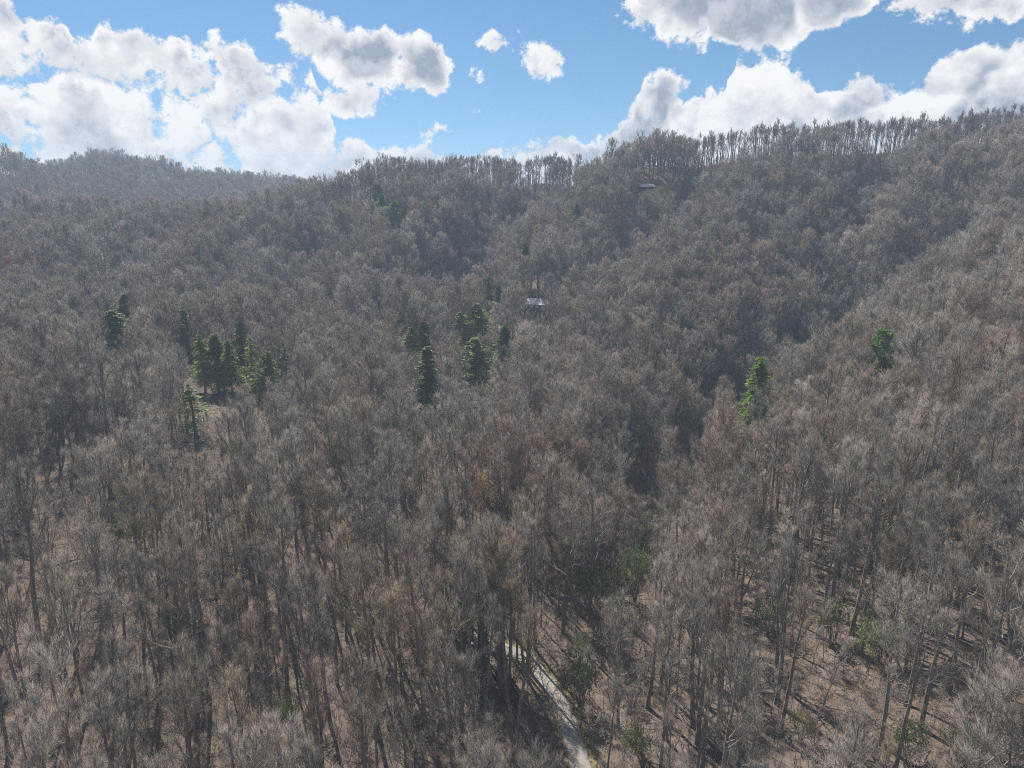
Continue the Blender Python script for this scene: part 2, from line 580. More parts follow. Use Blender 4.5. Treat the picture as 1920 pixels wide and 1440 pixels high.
def mat_bark():
    m, t, out = new_mat("bark")
    geo = t.n('ShaderNodeNewGeometry').outputs['Position']
    mp = t.n('ShaderNodeMapping')
    mp.inputs['Scale'].default_value = (3.0, 3.0, 0.8)
    t.link(geo, mp.inputs[0])
    n = t.noise(mp.outputs[0], 1.6, 5.0, 0.65)
    n2 = t.noise(geo, 0.7, 3.0, 0.6)
    c = t.mix(t.smooth(n, 0.3, 0.7), (0.115, 0.10, 0.085, 1), (0.31, 0.28, 0.245, 1))
    c = t.mix(t.smooth(n2, 0.56, 0.72), c, (0.38, 0.38, 0.35, 1))
    principled(t, out, c, 0.9, 0.1)
    return m


def mat_ground():
    m, t, out = new_mat("leaf_litter")
    geo = t.n('ShaderNodeNewGeometry').outputs['Position']
    n1 = t.noise(geo, 0.035, 5.0, 0.6)
    n2 = t.noise(geo, 0.55, 8.0, 0.78)
    n3 = t.noise(geo, 2.2, 5.0, 0.8)
    c = t.mix(t.smooth(n1, 0.35, 0.65), (0.155, 0.118, 0.092, 1), (0.225, 0.175, 0.14, 1))
    c = t.mix(t.smooth(n2, 0.44, 0.60), c, (0.085, 0.062, 0.048, 1))
    c = t.mix(t.m('MULTIPLY', t.smooth(n3, 0.48, 0.66), 0.75), c, (0.33, 0.265, 0.21, 1))
    c = t.mix(t.m('MULTIPLY', t.smooth(n3, 0.55, 0.30), 0.6), c, (0.14, 0.10, 0.075, 1))
    n4 = t.noise(geo, 0.12, 4.0, 0.6)
    c = t.mix(t.m('MULTIPLY', t.smooth(n4, 0.62, 0.75), 0.45), c, (0.16, 0.17, 0.07, 1))
    bmp = t.n('ShaderNodeBump')
    bmp.inputs['Strength'].default_value = 0.8
    bmp.inputs['Distance'].default_value = 0.15
    t.link(n3, bmp.inputs['Height'])
    principled(t, out, c, 0.95, 0.1, bmp.outputs[0])
    return m


def mat_leaf(name, c1, c2, transl=0.35, use_tint=False):
    m, t, out = new_mat(name)
    geo = t.n('ShaderNodeNewGeometry').outputs['Position']
    n = t.noise(geo, 1.3, 3.0, 0.6)
    c = t.mix(t.smooth(n, 0.3, 0.7), c1 + (1,), c2 + (1,))
    if use_tint:
        c = t.mix(1.0, c, tint_attr(t), 'MULTIPLY')
    p = t.n('ShaderNodeBsdfPrincipled')
    t.link(c, p.inputs['Base Color'])
    p.inputs['Roughness'].default_value = 0.5
    p.inputs['Specular IOR Level'].default_value = 0.3
    tr = t.n('ShaderNodeBsdfTranslucent')
    t.link(t.mix(1.0, c, (1.15, 1.25, 0.6, 1), 'MULTIPLY'), tr.inputs[0])
    mx = t.n('ShaderNodeMixShader')
    mx.inputs[0].default_value = transl
    t.link(p.outputs[0], mx.inputs[1])
    t.link(tr.outputs[0], mx.inputs[2])
    t.link(mx.outputs[0], out.inputs[0])
    return m


M_TWIG, M_BARK, M_GROUND = mat_twig(), mat_bark(), mat_ground()
M_NEEDLE = mat_leaf("needles", (0.055, 0.085, 0.028), (0.11, 0.145, 0.045), 0.42, True)
M_EVER = mat_leaf("evergreen_leaves", (0.062, 0.078, 0.046), (0.125, 0.14, 0.095), 0.2, True)
M_SPRING = mat_leaf("spring_leaves", (0.22, 0.25, 0.05), (0.30, 0.32, 0.08), 0.4, True)


# ------------------------------------------------------------------ the ground
def axis(parts):
    out = [parts[0][0]]
    for a, b, s in parts:
        n = max(1, int(round((b - a) / s)))
        out += list(a + (b - a) * (np.arange(n) + 1) / n)
    return np.array(out)


def build_ground():
    xs = axis([(-1500, -480, 30), (-480, -150, 5), (-150, -45, 1.8), (-45, 60, 0.9), (60, 150, 1.8), (150, 480, 5), (480, 1500, 30)])
    ys = axis([(-700, 30, 25), (30, 150, 0.95), (150, 250, 2), (250, 560, 3.5), (560, 1100, 12), (1100, 1500, 40)])
    X, Y = np.meshgrid(xs, ys)
    Z = ground(X.ravel(), Y.ravel())
    V = np.stack([X.ravel(), Y.ravel(), Z], 1)
    i = np.arange(len(ys) * len(xs)).reshape(len(ys), len(xs))
    Fq = np.stack([i[:-1, :-1], i[:-1, 1:], i[1:, 1:], i[1:, :-1]], -1).reshape(-1, 4)
    me = mesh_from("ground", V, [Fq], [M_GROUND])
    link("ground", me, kind="structure")
    return Z.min()


Z_MIN = build_ground()


# the road and its mossy verges, draped on the flattened ground
def mat_road():
    m, t, out = new_mat("road_surface")
    uv = t.n('ShaderNodeAttribute', attribute_name='across').outputs['Fac']
    geo = t.n('ShaderNodeNewGeometry').outputs['Position']
    n1, n2 = t.noise(geo, 0.5, 5.0, 0.65), t.noise(geo, 6.0, 4.0, 0.7)
    c = t.mix(t.smooth(n2, 0.3, 0.7), (0.25, 0.23, 0.21, 1), (0.39, 0.36, 0.33, 1))
    c = t.mix(t.m('MULTIPLY', t.smooth(n1, 0.5, 0.72), 0.7), c, (0.33, 0.26, 0.20, 1))
    c = t.mix(t.m('MULTIPLY', t.smooth(t.m('ABSOLUTE', uv), 0.72, 1.0), t.smooth(n1, 0.35, 0.6)), c, (0.28, 0.20, 0.14, 1))
    principled(t, out, c, 0.85, 0.25)
    return m


def strip(name, off0, off1, lift, mat, wob=0.0, n_across=5, seed=1, **props):
    T = np.gradient(ROADC, axis=0)
    T /= np.linalg.norm(T, axis=1, keepdims=True)
    N = np.stack([T[:, 1], -T[:, 0]], 1)
    s = np.arange(len(ROADC))
    w0 = off0 + wob * vnoise(s * 0.35 + seed * 17, s * 0 + 3.0) * 2
    w1 = off1 + wob * vnoise(s * 0.27 + seed * 29, s * 0 + 9.0) * 2
    ws = [w0 + (w1 - w0) * t for t in np.linspace(0, 1, n_across)]
    P = np.stack([ROADC + N * w[:, None] for w in ws], 1)
    Z = ground(P[..., 0].ravel(), P[..., 1].ravel()).reshape(P.shape[:2])
    Z = np.maximum(Z, ROADZ[:, None] - 0.05) + lift
    V = np.concatenate([P, Z[..., None]], -1).reshape(-1, 3)
    i = np.arange(len(s) * n_across).reshape(len(s), n_across)
    Fq = np.stack([i[:-1, :-1], i[:-1, 1:], i[1:, 1:], i[1:, :-1]], -1).reshape(-1, 4)
    me = mesh_from(name, V, [Fq], [mat])
    at = me.attributes.new('across', 'FLOAT', 'POINT')
    at.data.foreach_set('value', np.tile(np.linspace(-1, 1, n_across), len(s)).astype(np.float32))
    return link(name, me, kind="structure", **props)


M_ROAD = mat_road()
M_MOSS = plain_mat("moss", (0.185, 0.155, 0.085), 0.95, 0.1, 0.55, 1.6)
strip("road", -1.4, 1.4, 0.10, M_ROAD, 0.12, 7)
strip("road_verge", 1.25, 2.3, 0.085, M_MOSS, 0.55, 4, 3)
strip("road_verge", -1.9, -1.25, 0.085, M_MOSS, 0.5, 4, 5)


# ------------------------------------------------------------------ bare tree shapes
def along(P, t):
    """points and directions on polylines P (B, n, 3) at parameters t (B,)"""
    n = P.shape[1] - 1
    x = np.clip(t, 0, 0.9999) * n
    i = x.astype(int)
    f = (x - i)[:, None]
    b = np.arange(len(P))
    return P[b, i] * (1 - f) + P[b, i + 1] * f, norm(P[b, i + 1] - P[b, i])


def sprout(rs, P, R, per, t0, t1, ang, up, lfac, n, bend, L0, rfac):
    """children of polylines: returns their polylines and radii"""
    B = len(P)
    par = np.repeat(np.arange(B), per)
    t = t0 + (t1 - t0) * (np.tile((np.arange(per) + 0.5) / per, B) + rs.uniform(-0.5, 0.5, B * per) / per)
    A, D = along(P[par], t)
    side = norm(np.cross(D, rs.normal(size=A.shape)))
    a = np.radians(rs.uniform(ang[0], ang[1], len(A)))[:, None]
    d = norm(D * np.cos(a) + side * np.sin(a) + np.array([0, 0, 1.0]) * up)
    L = L0[par] * lfac * (1.15 - 0.6 * t) * rs.uniform(0.6, 1.25, len(A))
    pts = [A]
    for s in range(n):
        d = norm(d + rs.normal(size=d.shape) * bend + np.array([0, 0, 1.0]) * up * 0.35)
        pts.append(pts[-1] + d * (L / n)[:, None])
    Q = np.stack(pts, 1)
    r0 = R[par, np.clip((t * (P.shape[1] - 1)).astype(int), 0, P.shape[1] - 1)] * rfac
    rad = r0[:, None] * np.linspace(1, 0.35, n + 1)[None]
    return Q, rad, L


def make_tree(seed, H=21.0, clear=0.42, spread=4.2, nl=12, nb=6, ns=5, nt=5, r0=0.26, lean=0.014, fork=False, twig_r=0.0085, rise=0.75, twig_l=1.15):
    rs = np.random.RandomState(seed)
    tr, cr = Geo(), Geo()
    n = 13
    tt = np.linspace(0, 1, n)
    wander = np.cumsum(rs.normal(size=(n, 2)) * 0.055, 0) + np.outer(tt * H * lean, rs.normal(size=2))
    trunk = np.concatenate([wander, (tt * H * 0.93)[:, None]], 1)[None]
    tr_r = (r0 * ((1 - tt) ** 0.62 * 0.93 + 0.07) * (1 + 0.45 * np.exp(-tt * 30)))[None]
    tr.tubes(trunk, tr_r, 7)
    trunks, rads = [trunk], [tr_r]
    if fork:
        k = 6
        A = trunk[:, k]
        th = rs.uniform(0, 6.28)
        pts = [A + np.array([math.cos(th), math.sin(th), 0]) * 1.9 * (q ** 0.7) + np.array([0, 0, 1.0]) * q * H * 0.42 + rs.normal(size=3) * 0.12 * q for q in np.linspace(0, 1, n)]
        T2 = np.stack(pts, 1)
        R2 = (tr_r[:, k:k + 1] * 0.8) * (1 - 0.9 * tt)[None]
        tr.tubes(T2, R2, 6)
    # limbs off the stem, golden angle apart
    t = np.sort(clear + (0.97 - clear) * rs.rand(nl) ** 0.85)
    A, _ = along(np.repeat(trunk, nl, 0), t)
    if fork:
        half = rs.rand(nl) < 0.45
        A2, _ = along(np.repeat(T2, nl, 0), np.clip((t - 0.45) / 0.52, 0.1, 0.97))
        A = np.where(half[:, None] & (t[:, None] > 0.5), A2, A)
    az = np.arange(nl) * 2.4 + rs.uniform(-0.5, 0.5, nl)
    q = (t - clear) / (1 - clear)
    inc = np.radians(66 - 42 * q + rs.uniform(-9, 9, nl))
    d = np.stack([np.cos(az) * np.sin(inc), np.sin(az) * np.sin(inc), np.cos(inc)], 1)
    L = spread * (0.75 + 0.75 * np.sin(np.pi * np.clip(q * 0.75 + 0.22, 0, 1))) * rs.uniform(0.75, 1.2, nl)
    pts = [A]
    for s in range(6):
        d = norm(d + rs.normal(size=d.shape) * 0.14 + np.array([0, 0, rise * 0.28]))
        pts.append(pts[-1] + d * (L / 6)[:, None])
    limbs = np.stack(pts, 1)
    lr = (r0 * 0.40 * (1.05 - 0.6 * q) * rs.uniform(0.7, 1.15, nl))[:, None] * np.linspace(1, 0.28, 7)[None]
    cr.tubes(limbs, lr, 5)
    P1, R1, L1 = sprout(rs, limbs, lr, nb, 0.18, 1.0, (22, 55), rise * 0.45, 0.52, 4, 0.16, L, 0.62)
    R1 = np.maximum(R1, 0.022)
    cr.tubes(P1, R1, 4)
    P2, R2_, L2 = sprout(rs, P1, R1, ns, 0.15, 1.0, (20, 52), rise * 0.42, 0.55, 3, 0.18, L1, 0.62)
    R2_ = np.maximum(R2_, twig_r * 1.4)
    cr.tubes(P2, R2_, 3)
    for P, per, ll in ((P2, nt, 0.85), (P1, 3, 0.9)):
        B = len(P)
        par = np.repeat(np.arange(B), per)
        t = rs.uniform(0.1, 1.0, B * per)
        A, D = along(P[par], t)
        side = norm(np.cross(D, rs.normal(size=A.shape)))
        a = np.radians(rs.uniform(10, 50, len(A)))[:, None]
        D = norm(D * np.cos(a) + side * np.sin(a) + np.array([0, 0, rise * 0.45]))
        Lt = ll * rs.uniform(0.45, 1.25, len(A)) * twig_l
        cr.spikes(A, D, Lt, twig_r)
    return tr, cr


def joined(tr, cr):
    g = Geo()
    for V, F in zip(tr.V, tr.F):
        pass
    g.V, g.F, g.n = tr.V + cr.V, tr.F + [f + tr.n for f in cr.F], tr.n + cr.n
    g.M = [np.zeros(len(f)) for f in tr.F] + [np.ones(len(f)) for f in cr.F]
    return g


NEAR_SPECS = [
    dict(H=22, clear=0.46, spread=2.84), dict(H=24, clear=0.52, spread=2.58), dict(H=20, clear=0.42, spread=2.92, rise=0.75),
    dict(H=22, clear=0.45, spread=2.75, fork=True), dict(H=21, clear=0.52, spread=2.24, nl=10, r0=0.19, rise=0.9),
    dict(H=18, clear=0.38, spread=2.41, r0=0.17, lean=0.03, rise=0.75), dict(H=25, clear=0.55, spread=3.01, r0=0.32, nl=13),
    dict(H=18, clear=0.34, spread=3.27, r0=0.22, fork=True, rise=0.5), dict(H=21, clear=0.55, spread=1.98, nl=9, r0=0.2, rise=1.0),
    dict(H=23, clear=0.5, spread=2.58, nl=11, r0=0.27, fork=True, rise=0.8),
]
MID0 = len(NEAR_SPECS)                               # fuller crowns, used farther up the valley
NEAR_SPECS += [dict(H=22, clear=0.42, spread=3.10, nl=14, ns=6, nt=4, twig_r=0.0105), dict(H=20, clear=0.38, spread=3.35, nl=14, ns=6, nt=5, rise=0.5, twig_r=0.0105),
               dict(H=24, clear=0.48, spread=2.92, nl=14, ns=6, nt=5, rise=0.8, twig_r=0.0105), dict(H=19, clear=0.36, spread=3.27, nl=13, ns=6, nt=5, fork=True, twig_r=0.0105)]
NEAR = [make_tree(100 + i, **s) for i, s in enumerate(NEAR_SPECS)]
NEAR_T = [g[0].mesh("trunk_shape", [M_BARK]) for g in NEAR]
NEAR_C = [g[1].mesh("crown_shape", [M_TWIG]) for g in NEAR]
NEAR_H = [s['H'] for s in NEAR_SPECS]
NEAR_W = [s['spread'] * 0.95 for s in NEAR_SPECS]
FAR_SPECS = [dict(H=21, clear=0.42, spread=4.2), dict(H=23, clear=0.5, spread=3.8), dict(H=19, clear=0.36, spread=4.3, rise=0.6),
             dict(H=22, clear=0.45, spread=4.0, fork=True), dict(H=18, clear=0.38, spread=4.4)]
COMB0 = len(FAR_SPECS)                               # tall slim trees along the ridge
FAR_SPECS += [dict(H=20, clear=0.52, spread=2.4), dict(H=21.5, clear=0.58, spread=2.2), dict(H=19, clear=0.5, spread=2.5, fork=True), dict(H=21, clear=0.6, spread=2.1)]
FAR = [make_tree(300 + i, nb=5 if i >= COMB0 else 6, ns=3 if i >= COMB0 else 4, nt=3 if i >= COMB0 else 6, nl=11 if i >= COMB0 else 13, twig_r=0.021, **s) for i, s in enumerate(FAR_SPECS)]
SAPS = [make_tree(400 + i, H=h, clear=0.3, spread=1.3, nl=9, nb=3, ns=3, nt=3, r0=0.055, lean=0.08, twig_r=0.009, twig_l=0.7) for i, h in enumerate((7, 9, 5.5))]


def proto(name, geo_pair, M):
    me = joined(*geo_pair).mesh(name, M)
    return bpy.data.objects.new(name, me)


def proto_collection(name, objs):
    c = bpy.data.collections.new(name)
    for o in objs:
        c.objects.link(o)
    return c


C_NEAR = proto_collection("near_shapes", [proto("tree_shape_%02d" % i, g, [M_BARK, M_TWIG]) for i, g in enumerate(NEAR)])
C_FAR = proto_collection("far_shapes", [proto("tree_shape_far_%02d" % i, g, [M_BARK, M_TWIG]) for i, g in enumerate(FAR)])
C_SAP = proto_collection("sapling_shapes", [proto("sapling_shape_%02d" % i, g, [M_BARK, M_TWIG]) for i, g in enumerate(SAPS)])


def scatter(name, pts, idx, rot, scl, tint, coll, **props):
    """one object whose geometry nodes set a shape on every point"""
    me = bpy.data.meshes.new(name)
    me.vertices.add(len(pts))
    me.vertices.foreach_set("co", np.asarray(pts, np.float32).ravel())
    for nm, ty, arr, key in (("pick", 'INT', idx, 'value'), ("turn", 'FLOAT_VECTOR', rot, 'vector'), ("size", 'FLOAT', scl, 'value'), ("tint", 'FLOAT_VECTOR', tint, 'vector')):
        a = me.attributes.new(nm, ty, 'POINT')
        a.data.foreach_set(key, np.ascontiguousarray(arr, dtype=np.int32 if ty == 'INT' else np.float32).ravel())
    o = link(name, me, kind="stuff", **props)
    ng = bpy.data.node_groups.new(name + "_nodes", 'GeometryNodeTree')
    ng.interface.new_socket("Geometry", in_out='INPUT', socket_type='NodeSocketGeometry')
    ng.interface.new_socket("Geometry", in_out='OUTPUT', socket_type='NodeSocketGeometry')
    N, Lk = ng.nodes, ng.links
    gi, go = N.new('NodeGroupInput'), N.new('NodeGroupOutput')
    ci = N.new('GeometryNodeCollectionInfo')
    ci.inputs['Collection'].default_value = coll
    ci.inputs['Separate Children'].default_value = True
    ci.inputs['Reset Children'].default_value = True
    ip = N.new('GeometryNodeInstanceOnPoints')
    ip.inputs['Pick Instance'].default_value = True

    def attr(nm, ty):
        a = N.new('GeometryNodeInputNamedAttribute')
        a.data_type = ty
        a.inputs['Name'].default_value = nm
        return a.outputs['Attribute']
    Lk.new(gi.outputs[0], ip.inputs['Points'])
    Lk.new(ci.outputs[0], ip.inputs['Instance'])
    Lk.new(attr("pick", 'INT'), ip.inputs['Instance Index'])
    er = N.new('FunctionNodeEulerToRotation')
    Lk.new(attr("turn", 'FLOAT_VECTOR'), er.inputs[0])
    Lk.new(er.outputs[0], ip.inputs['Rotation'])
    Lk.new(attr("size", 'FLOAT'), ip.inputs['Scale'])
    Lk.new(ip.outputs[0], go.inputs[0])
    md = o.modifiers.new("scatter", 'NODES')
    md.node_group = ng
    return o


def project(X, Y, Z):
    c, s = math.cos(PITCH), math.sin(PITCH)
    dep = Y * c - Z * s
    return 960 + F_PX * X / dep, 720 - F_PX * (Y * s + Z * c) / dep, dep


# ------------------------------------------------------------------ evergreen trees seen standing out of the bare wood
def make_conifer(seed, H=20.0, R=3.2, base=0.12, n_br=150, per=40, droop=0.35, power=0.85, size=0.27, plume=False):
    rs = np.random.RandomState(seed)
    tr, cr = Geo(), Geo()
    tt = np.linspace(0, 1, 9)
    st = np.concatenate([np.cumsum(rs.normal(size=(9, 2)) * 0.05, 0), (tt * H)[:, None]], 1)[None]
    tr.tubes(st, (0.012 * H * (1.02 - tt))[None], 6)
    if plume:
        lev = np.linspace(base, 0.97, 12)
        t = np.repeat(lev, 6)[:n_br] + rs.normal(size=72)[:n_br] * 0.008
    else:
        t = base + (0.985 - base) * rs.rand(n_br) ** 0.9
    nb = len(t)
    az = rs.uniform(0, 6.283, nb)
    A, _ = along(np.repeat(st, nb, 0), t)
    q = (t - base) / (1 - base)
    L = R * (1 - q) ** power * rs.uniform(0.32, 1.12, nb) + 0.2
    if plume:
        L *= rs.choice([0.45, 0.8, 1.0, 1.25], nb)
    d = np.stack([np.cos(az), np.sin(az), (0.35 if plume else 0.25) + 0.5 * q], 1)
    pts = [A]
    for s in range(5):
        d = norm(d + np.array([0, 0, 0.10 if plume else -droop * 0.45]) + rs.normal(size=d.shape) * 0.05)
        pts.append(pts[-1] + d * (L / 5)[:, None])
    br = np.stack(pts, 1)
    tr.tubes(br, np.linspace(1, 0.3, 6)[None] * (0.02 + 0.012 * L)[:, None], 3)
    par = np.repeat(np.arange(nb), per)
    tb = rs.uniform(0.15 if not plume else 0.45, 1.03, len(par))
    C, D = along(br[par], tb)
    wid = L[par] * (0.30 if not plume else 0.22) * np.sin(np.pi * np.clip(tb * 0.8 + 0.12, 0, 1))
    C = C + rs.normal(size=C.shape) * wid[:, None] * np.array([0.55, 0.55, 0.35]) + np.array([0, 0, -0.12 if not plume else 0.1]) * rs.rand(len(C))[:, None]
    a = norm(D + rs.normal(size=D.shape) * 0.55 + np.array([0, 0, -droop * 0.6 if not plume else 0.5]))
    b = norm(np.cross(a, rs.normal(size=a.shape)))
    s = size * rs.uniform(0.6, 1.3, len(C))[:, None]
    cr.leaves(C, a * s, b * s * 0.38)
    return tr, cr


CON_SPECS = [dict(H=20, R=3.0), dict(H=20, R=3.9, n_br=190, power=0.65, droop=0.4), dict(H=20, R=2.4, n_br=150, power=0.75), dict(H=20, R=3.1, droop=0.55, n_br=130, base=0.2),
             dict(H=20, R=4.6, plume=True, base=0.35, n_br=72, per=80, power=0.6, size=0.34), dict(H=20, R=3.6, n_br=80, per=20, base=0.15)]
CON = [make_conifer(500 + i, **s) for i, s in enumerate(CON_SPECS)]
CON_T = [g[0].mesh("conifer_trunk", [M_BARK]) for g in CON]
CON_C = [g[1].mesh("conifer_crown", [M_NEEDLE]) for g in CON]

KEEP = []           # (px0, px1, py_low, distance): nothing nearer may rise above this
EVERGREENS = []     # plan positions kept free of other stems


def plant_top(px, py, H, dmin=60.0):
    """foot of a tree of height H whose tip is seen in that direction"""
    d = pix_dir(px, py)
    Ys = np.arange(dmin, 1100, 1.0)
    X, Z = d[0] / d[1] * Ys, d[2] / d[1] * Ys
    gd = ground(X, Ys)
    i = np.nonzero(Z - H < gd)[0]
    i = i[0] if len(i) else len(Ys) - 1
    return float(X[i]), float(Ys[i]), float(gd[i])


def conifer(px, py, py_low, width, H, kind, tint, label, dmin=150.0, group="evergreen trees in the bare wood", name="conifer_tree", lean=0.0):
    x, y, z = plant_top(px, py, H, dmin)
    dep = y * math.cos(PITCH) - (z + H * .5) * math.sin(PITCH)
    w = width / F_PX * dep                       # real crown width
    sx = 1.95 * w / (2 * CON_SPECS[kind]['R'] * 0.86)
    root = link(name, None, loc=(x, y, z - 0.2), label=label, category="tree", group=group)
    root.scale = (sx, sx, H / 20.0)
    root.rotation_euler = (0, lean, (px * 7 % 628) / 100 if not lean else 0)
    root.empty_display_size = 0.5
    link("trunk", CON_T[kind], root)
    link("crown", CON_C[kind], root, tint=list(tint))
    KEEP.append((px - width * 0.5, px + width * 0.5, py + (1.0 if width >= 22 else 0.8) * (py_low - py), y))
    EVERGREENS.append((x, y, w * 0.32))
    return root


DK, MD, LT, BR, BL = (2.1, 2.05, 1.8), (2.7, 2.45, 1.95), (3.6, 3.1, 2.3), (2.6, 2.9, 1.4), (2.1, 2.7, 2.5)
conifer(228, 550, 605, 30, 19, 0, DK, "dark pointed conifer standing just behind the broad one at far left", 250)
conifer(212, 580, 662, 54, 19, 1, DK, "broad dark hemlock, leftmost of all the large evergreens")
conifer(342, 580, 655, 34, 19, 0, MD, "pointed conifer at the left end of the middle-left evergreen row")
conifer(340, 606, 655, 22, 15, 2, LT, "small light green conifer in front of the row's left end")
conifer(355, 716, 795, 48, 15, 5, MD, "sparse olive hemlock standing alone below the middle-left evergreen row")
conifer(372, 627, 735, 30, 20, 3, LT, "slim hemlock with bare lower trunk, left of the twin dark hemlocks")
conifer(398, 624, 735, 38, 20, 0, MD, "tallest dark hemlock in the middle of the middle-left row")
conifer(425, 636, 735, 34, 19, 3, MD, "hemlock right of the tallest one in the middle-left row")
conifer(446, 600, 700, 26, 21, 2, MD, "tall narrow spire conifer at the right of the middle-left row")
conifer(467, 630, 700, 30, 19, 5, LT, "thin light green hemlock right of the narrow spire conifer")
conifer(482, 657, 722, 36, 17, 1, MD, "dark leaning hemlock at the right end of the middle-left row", lean=0.22)
conifer(533, 640, 712, 26, 18, 5, (1.0, 1.05, 1.1), "sparse greyish hemlock standing apart, right of the middle-left row")
conifer(772, 612, 662, 36, 16, 3, LT, "pale round-topped hemlock at the left of the central group")
conifer(796, 602, 664, 32, 18, 0, MD, "pointed dark conifer behind the tall one in the central group")
conifer(797, 647, 762, 38, 23, 2, DK, "tall dark columnar hemlock reaching lowest in the central group")
conifer(864, 583, 628, 34, 18, 3, LT, "arching light green hemlock left of the round-headed one")
conifer(895, 569, 632, 44, 20, 1, LT, "round-headed bright hemlock at the top of the central group")
conifer(891, 633, 722, 54, 20, 1, MD, "largest bushy hemlock in the middle of the photo")
conifer(943, 610, 690, 32, 19, 0, DK, "dark pointed conifer at the right of the central group")
conifer(706, 346, 378, 28, 18, 4, BL, "uppermost blue-green pine on the far knoll", 380)
conifer(716, 362, 398, 20, 18, 0, BL, "middle blue-green pine on the far knoll", 380)
conifer(738, 380, 420, 30, 16, 4, BL, "lowest blue-green pine on the far knoll", 370)
conifer(757, 404, 420, 12, 12, 0, BL, "tiny dark conifer right of the pines on the far knoll", 370)
conifer(1083, 380, 418, 20, 17, 0, BL, "lone dark conifer on the far slope below the small cabin", 350)
conifer(986, 457, 488, 18, 14, 0, BL, "lone small conifer on the slope above the house", 320)
conifer(712, 562, 590, 15, 11, 0, DK, "small dark conifer in the woods below the far knoll", 260)
conifer(617, 553, 576, 12, 10, 2, DK, "tiny dark conifer in the woods left of centre", 260)
conifer(917, 520, 568, 18, 17, 2, (0.7, .85, .8), "slender dim conifer left of the house", 270)
conifer(937, 535, 575, 18, 16, 2, (0.7, .85, .8), "slender dim conifer nearest the house", 270)
conifer(1424, 668, 738, 54, 30.5, 3, BR, "bright green ragged pine above the ravine right of centre", 178)
conifer(1661, 620, 690, 56, 21, 4, (2.0, 2.6, 1.6), "rounded green pine rising from the slope at right", 190)
conifer(1489, 618, 645, 16, 12, 0, (0.9, 1.1, .7), "small conifer in the ravine head behind the bright pine", 230)
conifer(1395, 735, 775, 20, 13, 4, BR, "small green pine at the foot of the bright ragged pine", 190)

# ------------------------------------------------------------------ house and cabin on the slopes
M_TAN = plain_mat("tan_siding", (0.42, 0.32, 0.20))
M_WHITE = plain_mat("white_siding", (0.72, 0.71, 0.68), var=0.06)
M_DECK = plain_mat("dark_stained_wood", (0.055, 0.05, 0.048))
M_ROOFM = plain_mat("pale_metal_roof", (0.50, 0.50, 0.49), 0.55, 0.4, 0.06)
M_ROOFB = plain_mat("bright_metal_roof", (0.72, 0.74, 0.76), 0.35, 0.5, 0.05)
M_BRICK = plain_mat("red_brick", (0.34, 0.13, 0.08), 0.9, 0.1, 0.25, 6.0)
M_GLASS = plain_mat("window_glass", (0.03, 0.035, 0.04), 0.08, 0.6, 0.1)
M_DOOR = plain_mat("brown_door", (0.28, 0.10, 0.05))
M_LAWN = plain_mat("dry_yellow_grass", (0.50, 0.40, 0.18), 0.95, 0.1, 0.3, 0.6)


def part(name, parent, fn, mat, smooth=False):
    g = Geo()
    fn(g)
    return link(name, g.mesh(name, [mat], smooth), parent)


def gable(g, x0, x1, y0, y1, z0, rise, th=0.18, over=0.5):
    """two roof slabs with the ridge along x"""
    ym = (y0 + y1) / 2
    for s, ye in ((-1, y0 - over), (1, y1 + over)):
        k = rise / (y1 - ym)
        ze = z0 - over * k
        V = [(x0 - over, ye, ze), (x1 + over, ye, ze), (x1 + over, ym, z0 + rise), (x0 - over, ym, z0 + rise)]
        V = V + [(a, b, c + th) for a, b, c in V]
        g.add(V, [(0, 1, 2, 3), (7, 6, 5, 4), (0, 4, 5, 1), (1, 5, 6, 2), (2, 6, 7, 3), (3, 7, 4, 0)])


def prism(g, x0, x1, y0, y1, z0, z1, rise):
    ym = (y0 + y1) / 2
    V = [(x0, y0, z0), (x1, y0, z0), (x1, y1, z0), (x0, y1, z0), (x0, y0, z1), (x1, y0, z1), (x1, y1, z1), (x0, y1, z1), (x0, ym, z1 + rise), (x1, ym, z1 + rise)]
    g.add(V, [(0, 1, 5, 4), (2, 3, 7, 6), (4, 5, 9, 8), (6, 7, 8, 9), (0, 3, 2, 1)])
    g.add(V, [(1, 2, 6, 9, 5)])
    g.add(V, [(3, 0, 4, 8, 7)])


HX, HY = hit_ground(1006, 594, ground, 250)
HZ = gz(HX, HY)
house = link("house", None, loc=(HX, HY, HZ - 0.6), label="two-storey hillside house with dark deck, pale roof and tan lower walls", category="house")
house.scale = (1.0, 1.0, 1.0)
house.rotation_euler = (0, 0, math.radians(-14))
part("lower_wall", house, lambda g: g.box((-5, 0, 0), (5, 8, 3.6)), M_TAN)
part("upper_wall", house, lambda g: prism(g, -5.02, 5.02, -0.02, 8.02, 3.6, 6.3, 1.9), M_WHITE)
roof = part("roof", house, lambda g: gable(g, -5.0, 5.0, 0.0, 8.0, 6.32, 1.95), M_ROOFM)
link("chimney", (lambda g: (g.box((2.6, 4.6, 6.0), (3.6, 5.6, 9.8)), g)[1].mesh("chimney", [M_BRICK], False))(Geo()), roof)
deck = part("deck", house, lambda g: g.box((-5.6, -2.8, 3.45), (5.6, -0.03, 3.75)), M_DECK)
for i in range(5):
    x = -5.3 + i * 2.65
    part("deck_post", house, lambda g: g.box((x - 0.12, -2.7, -2.5), (x + 0.12, -2.46, 3.45)), M_DECK)


def railing(g):
    for z in (4.0, 4.3, 4.6, 4.85):
        g.box((-5.6, -2.78, z), (5.6, -2.70, z + 0.12))
    for i in range(24):
        x = -5.55 + i * 0.48
        g.box((x, -2.69, 3.752), (x + 0.07, -2.62, 4.9))


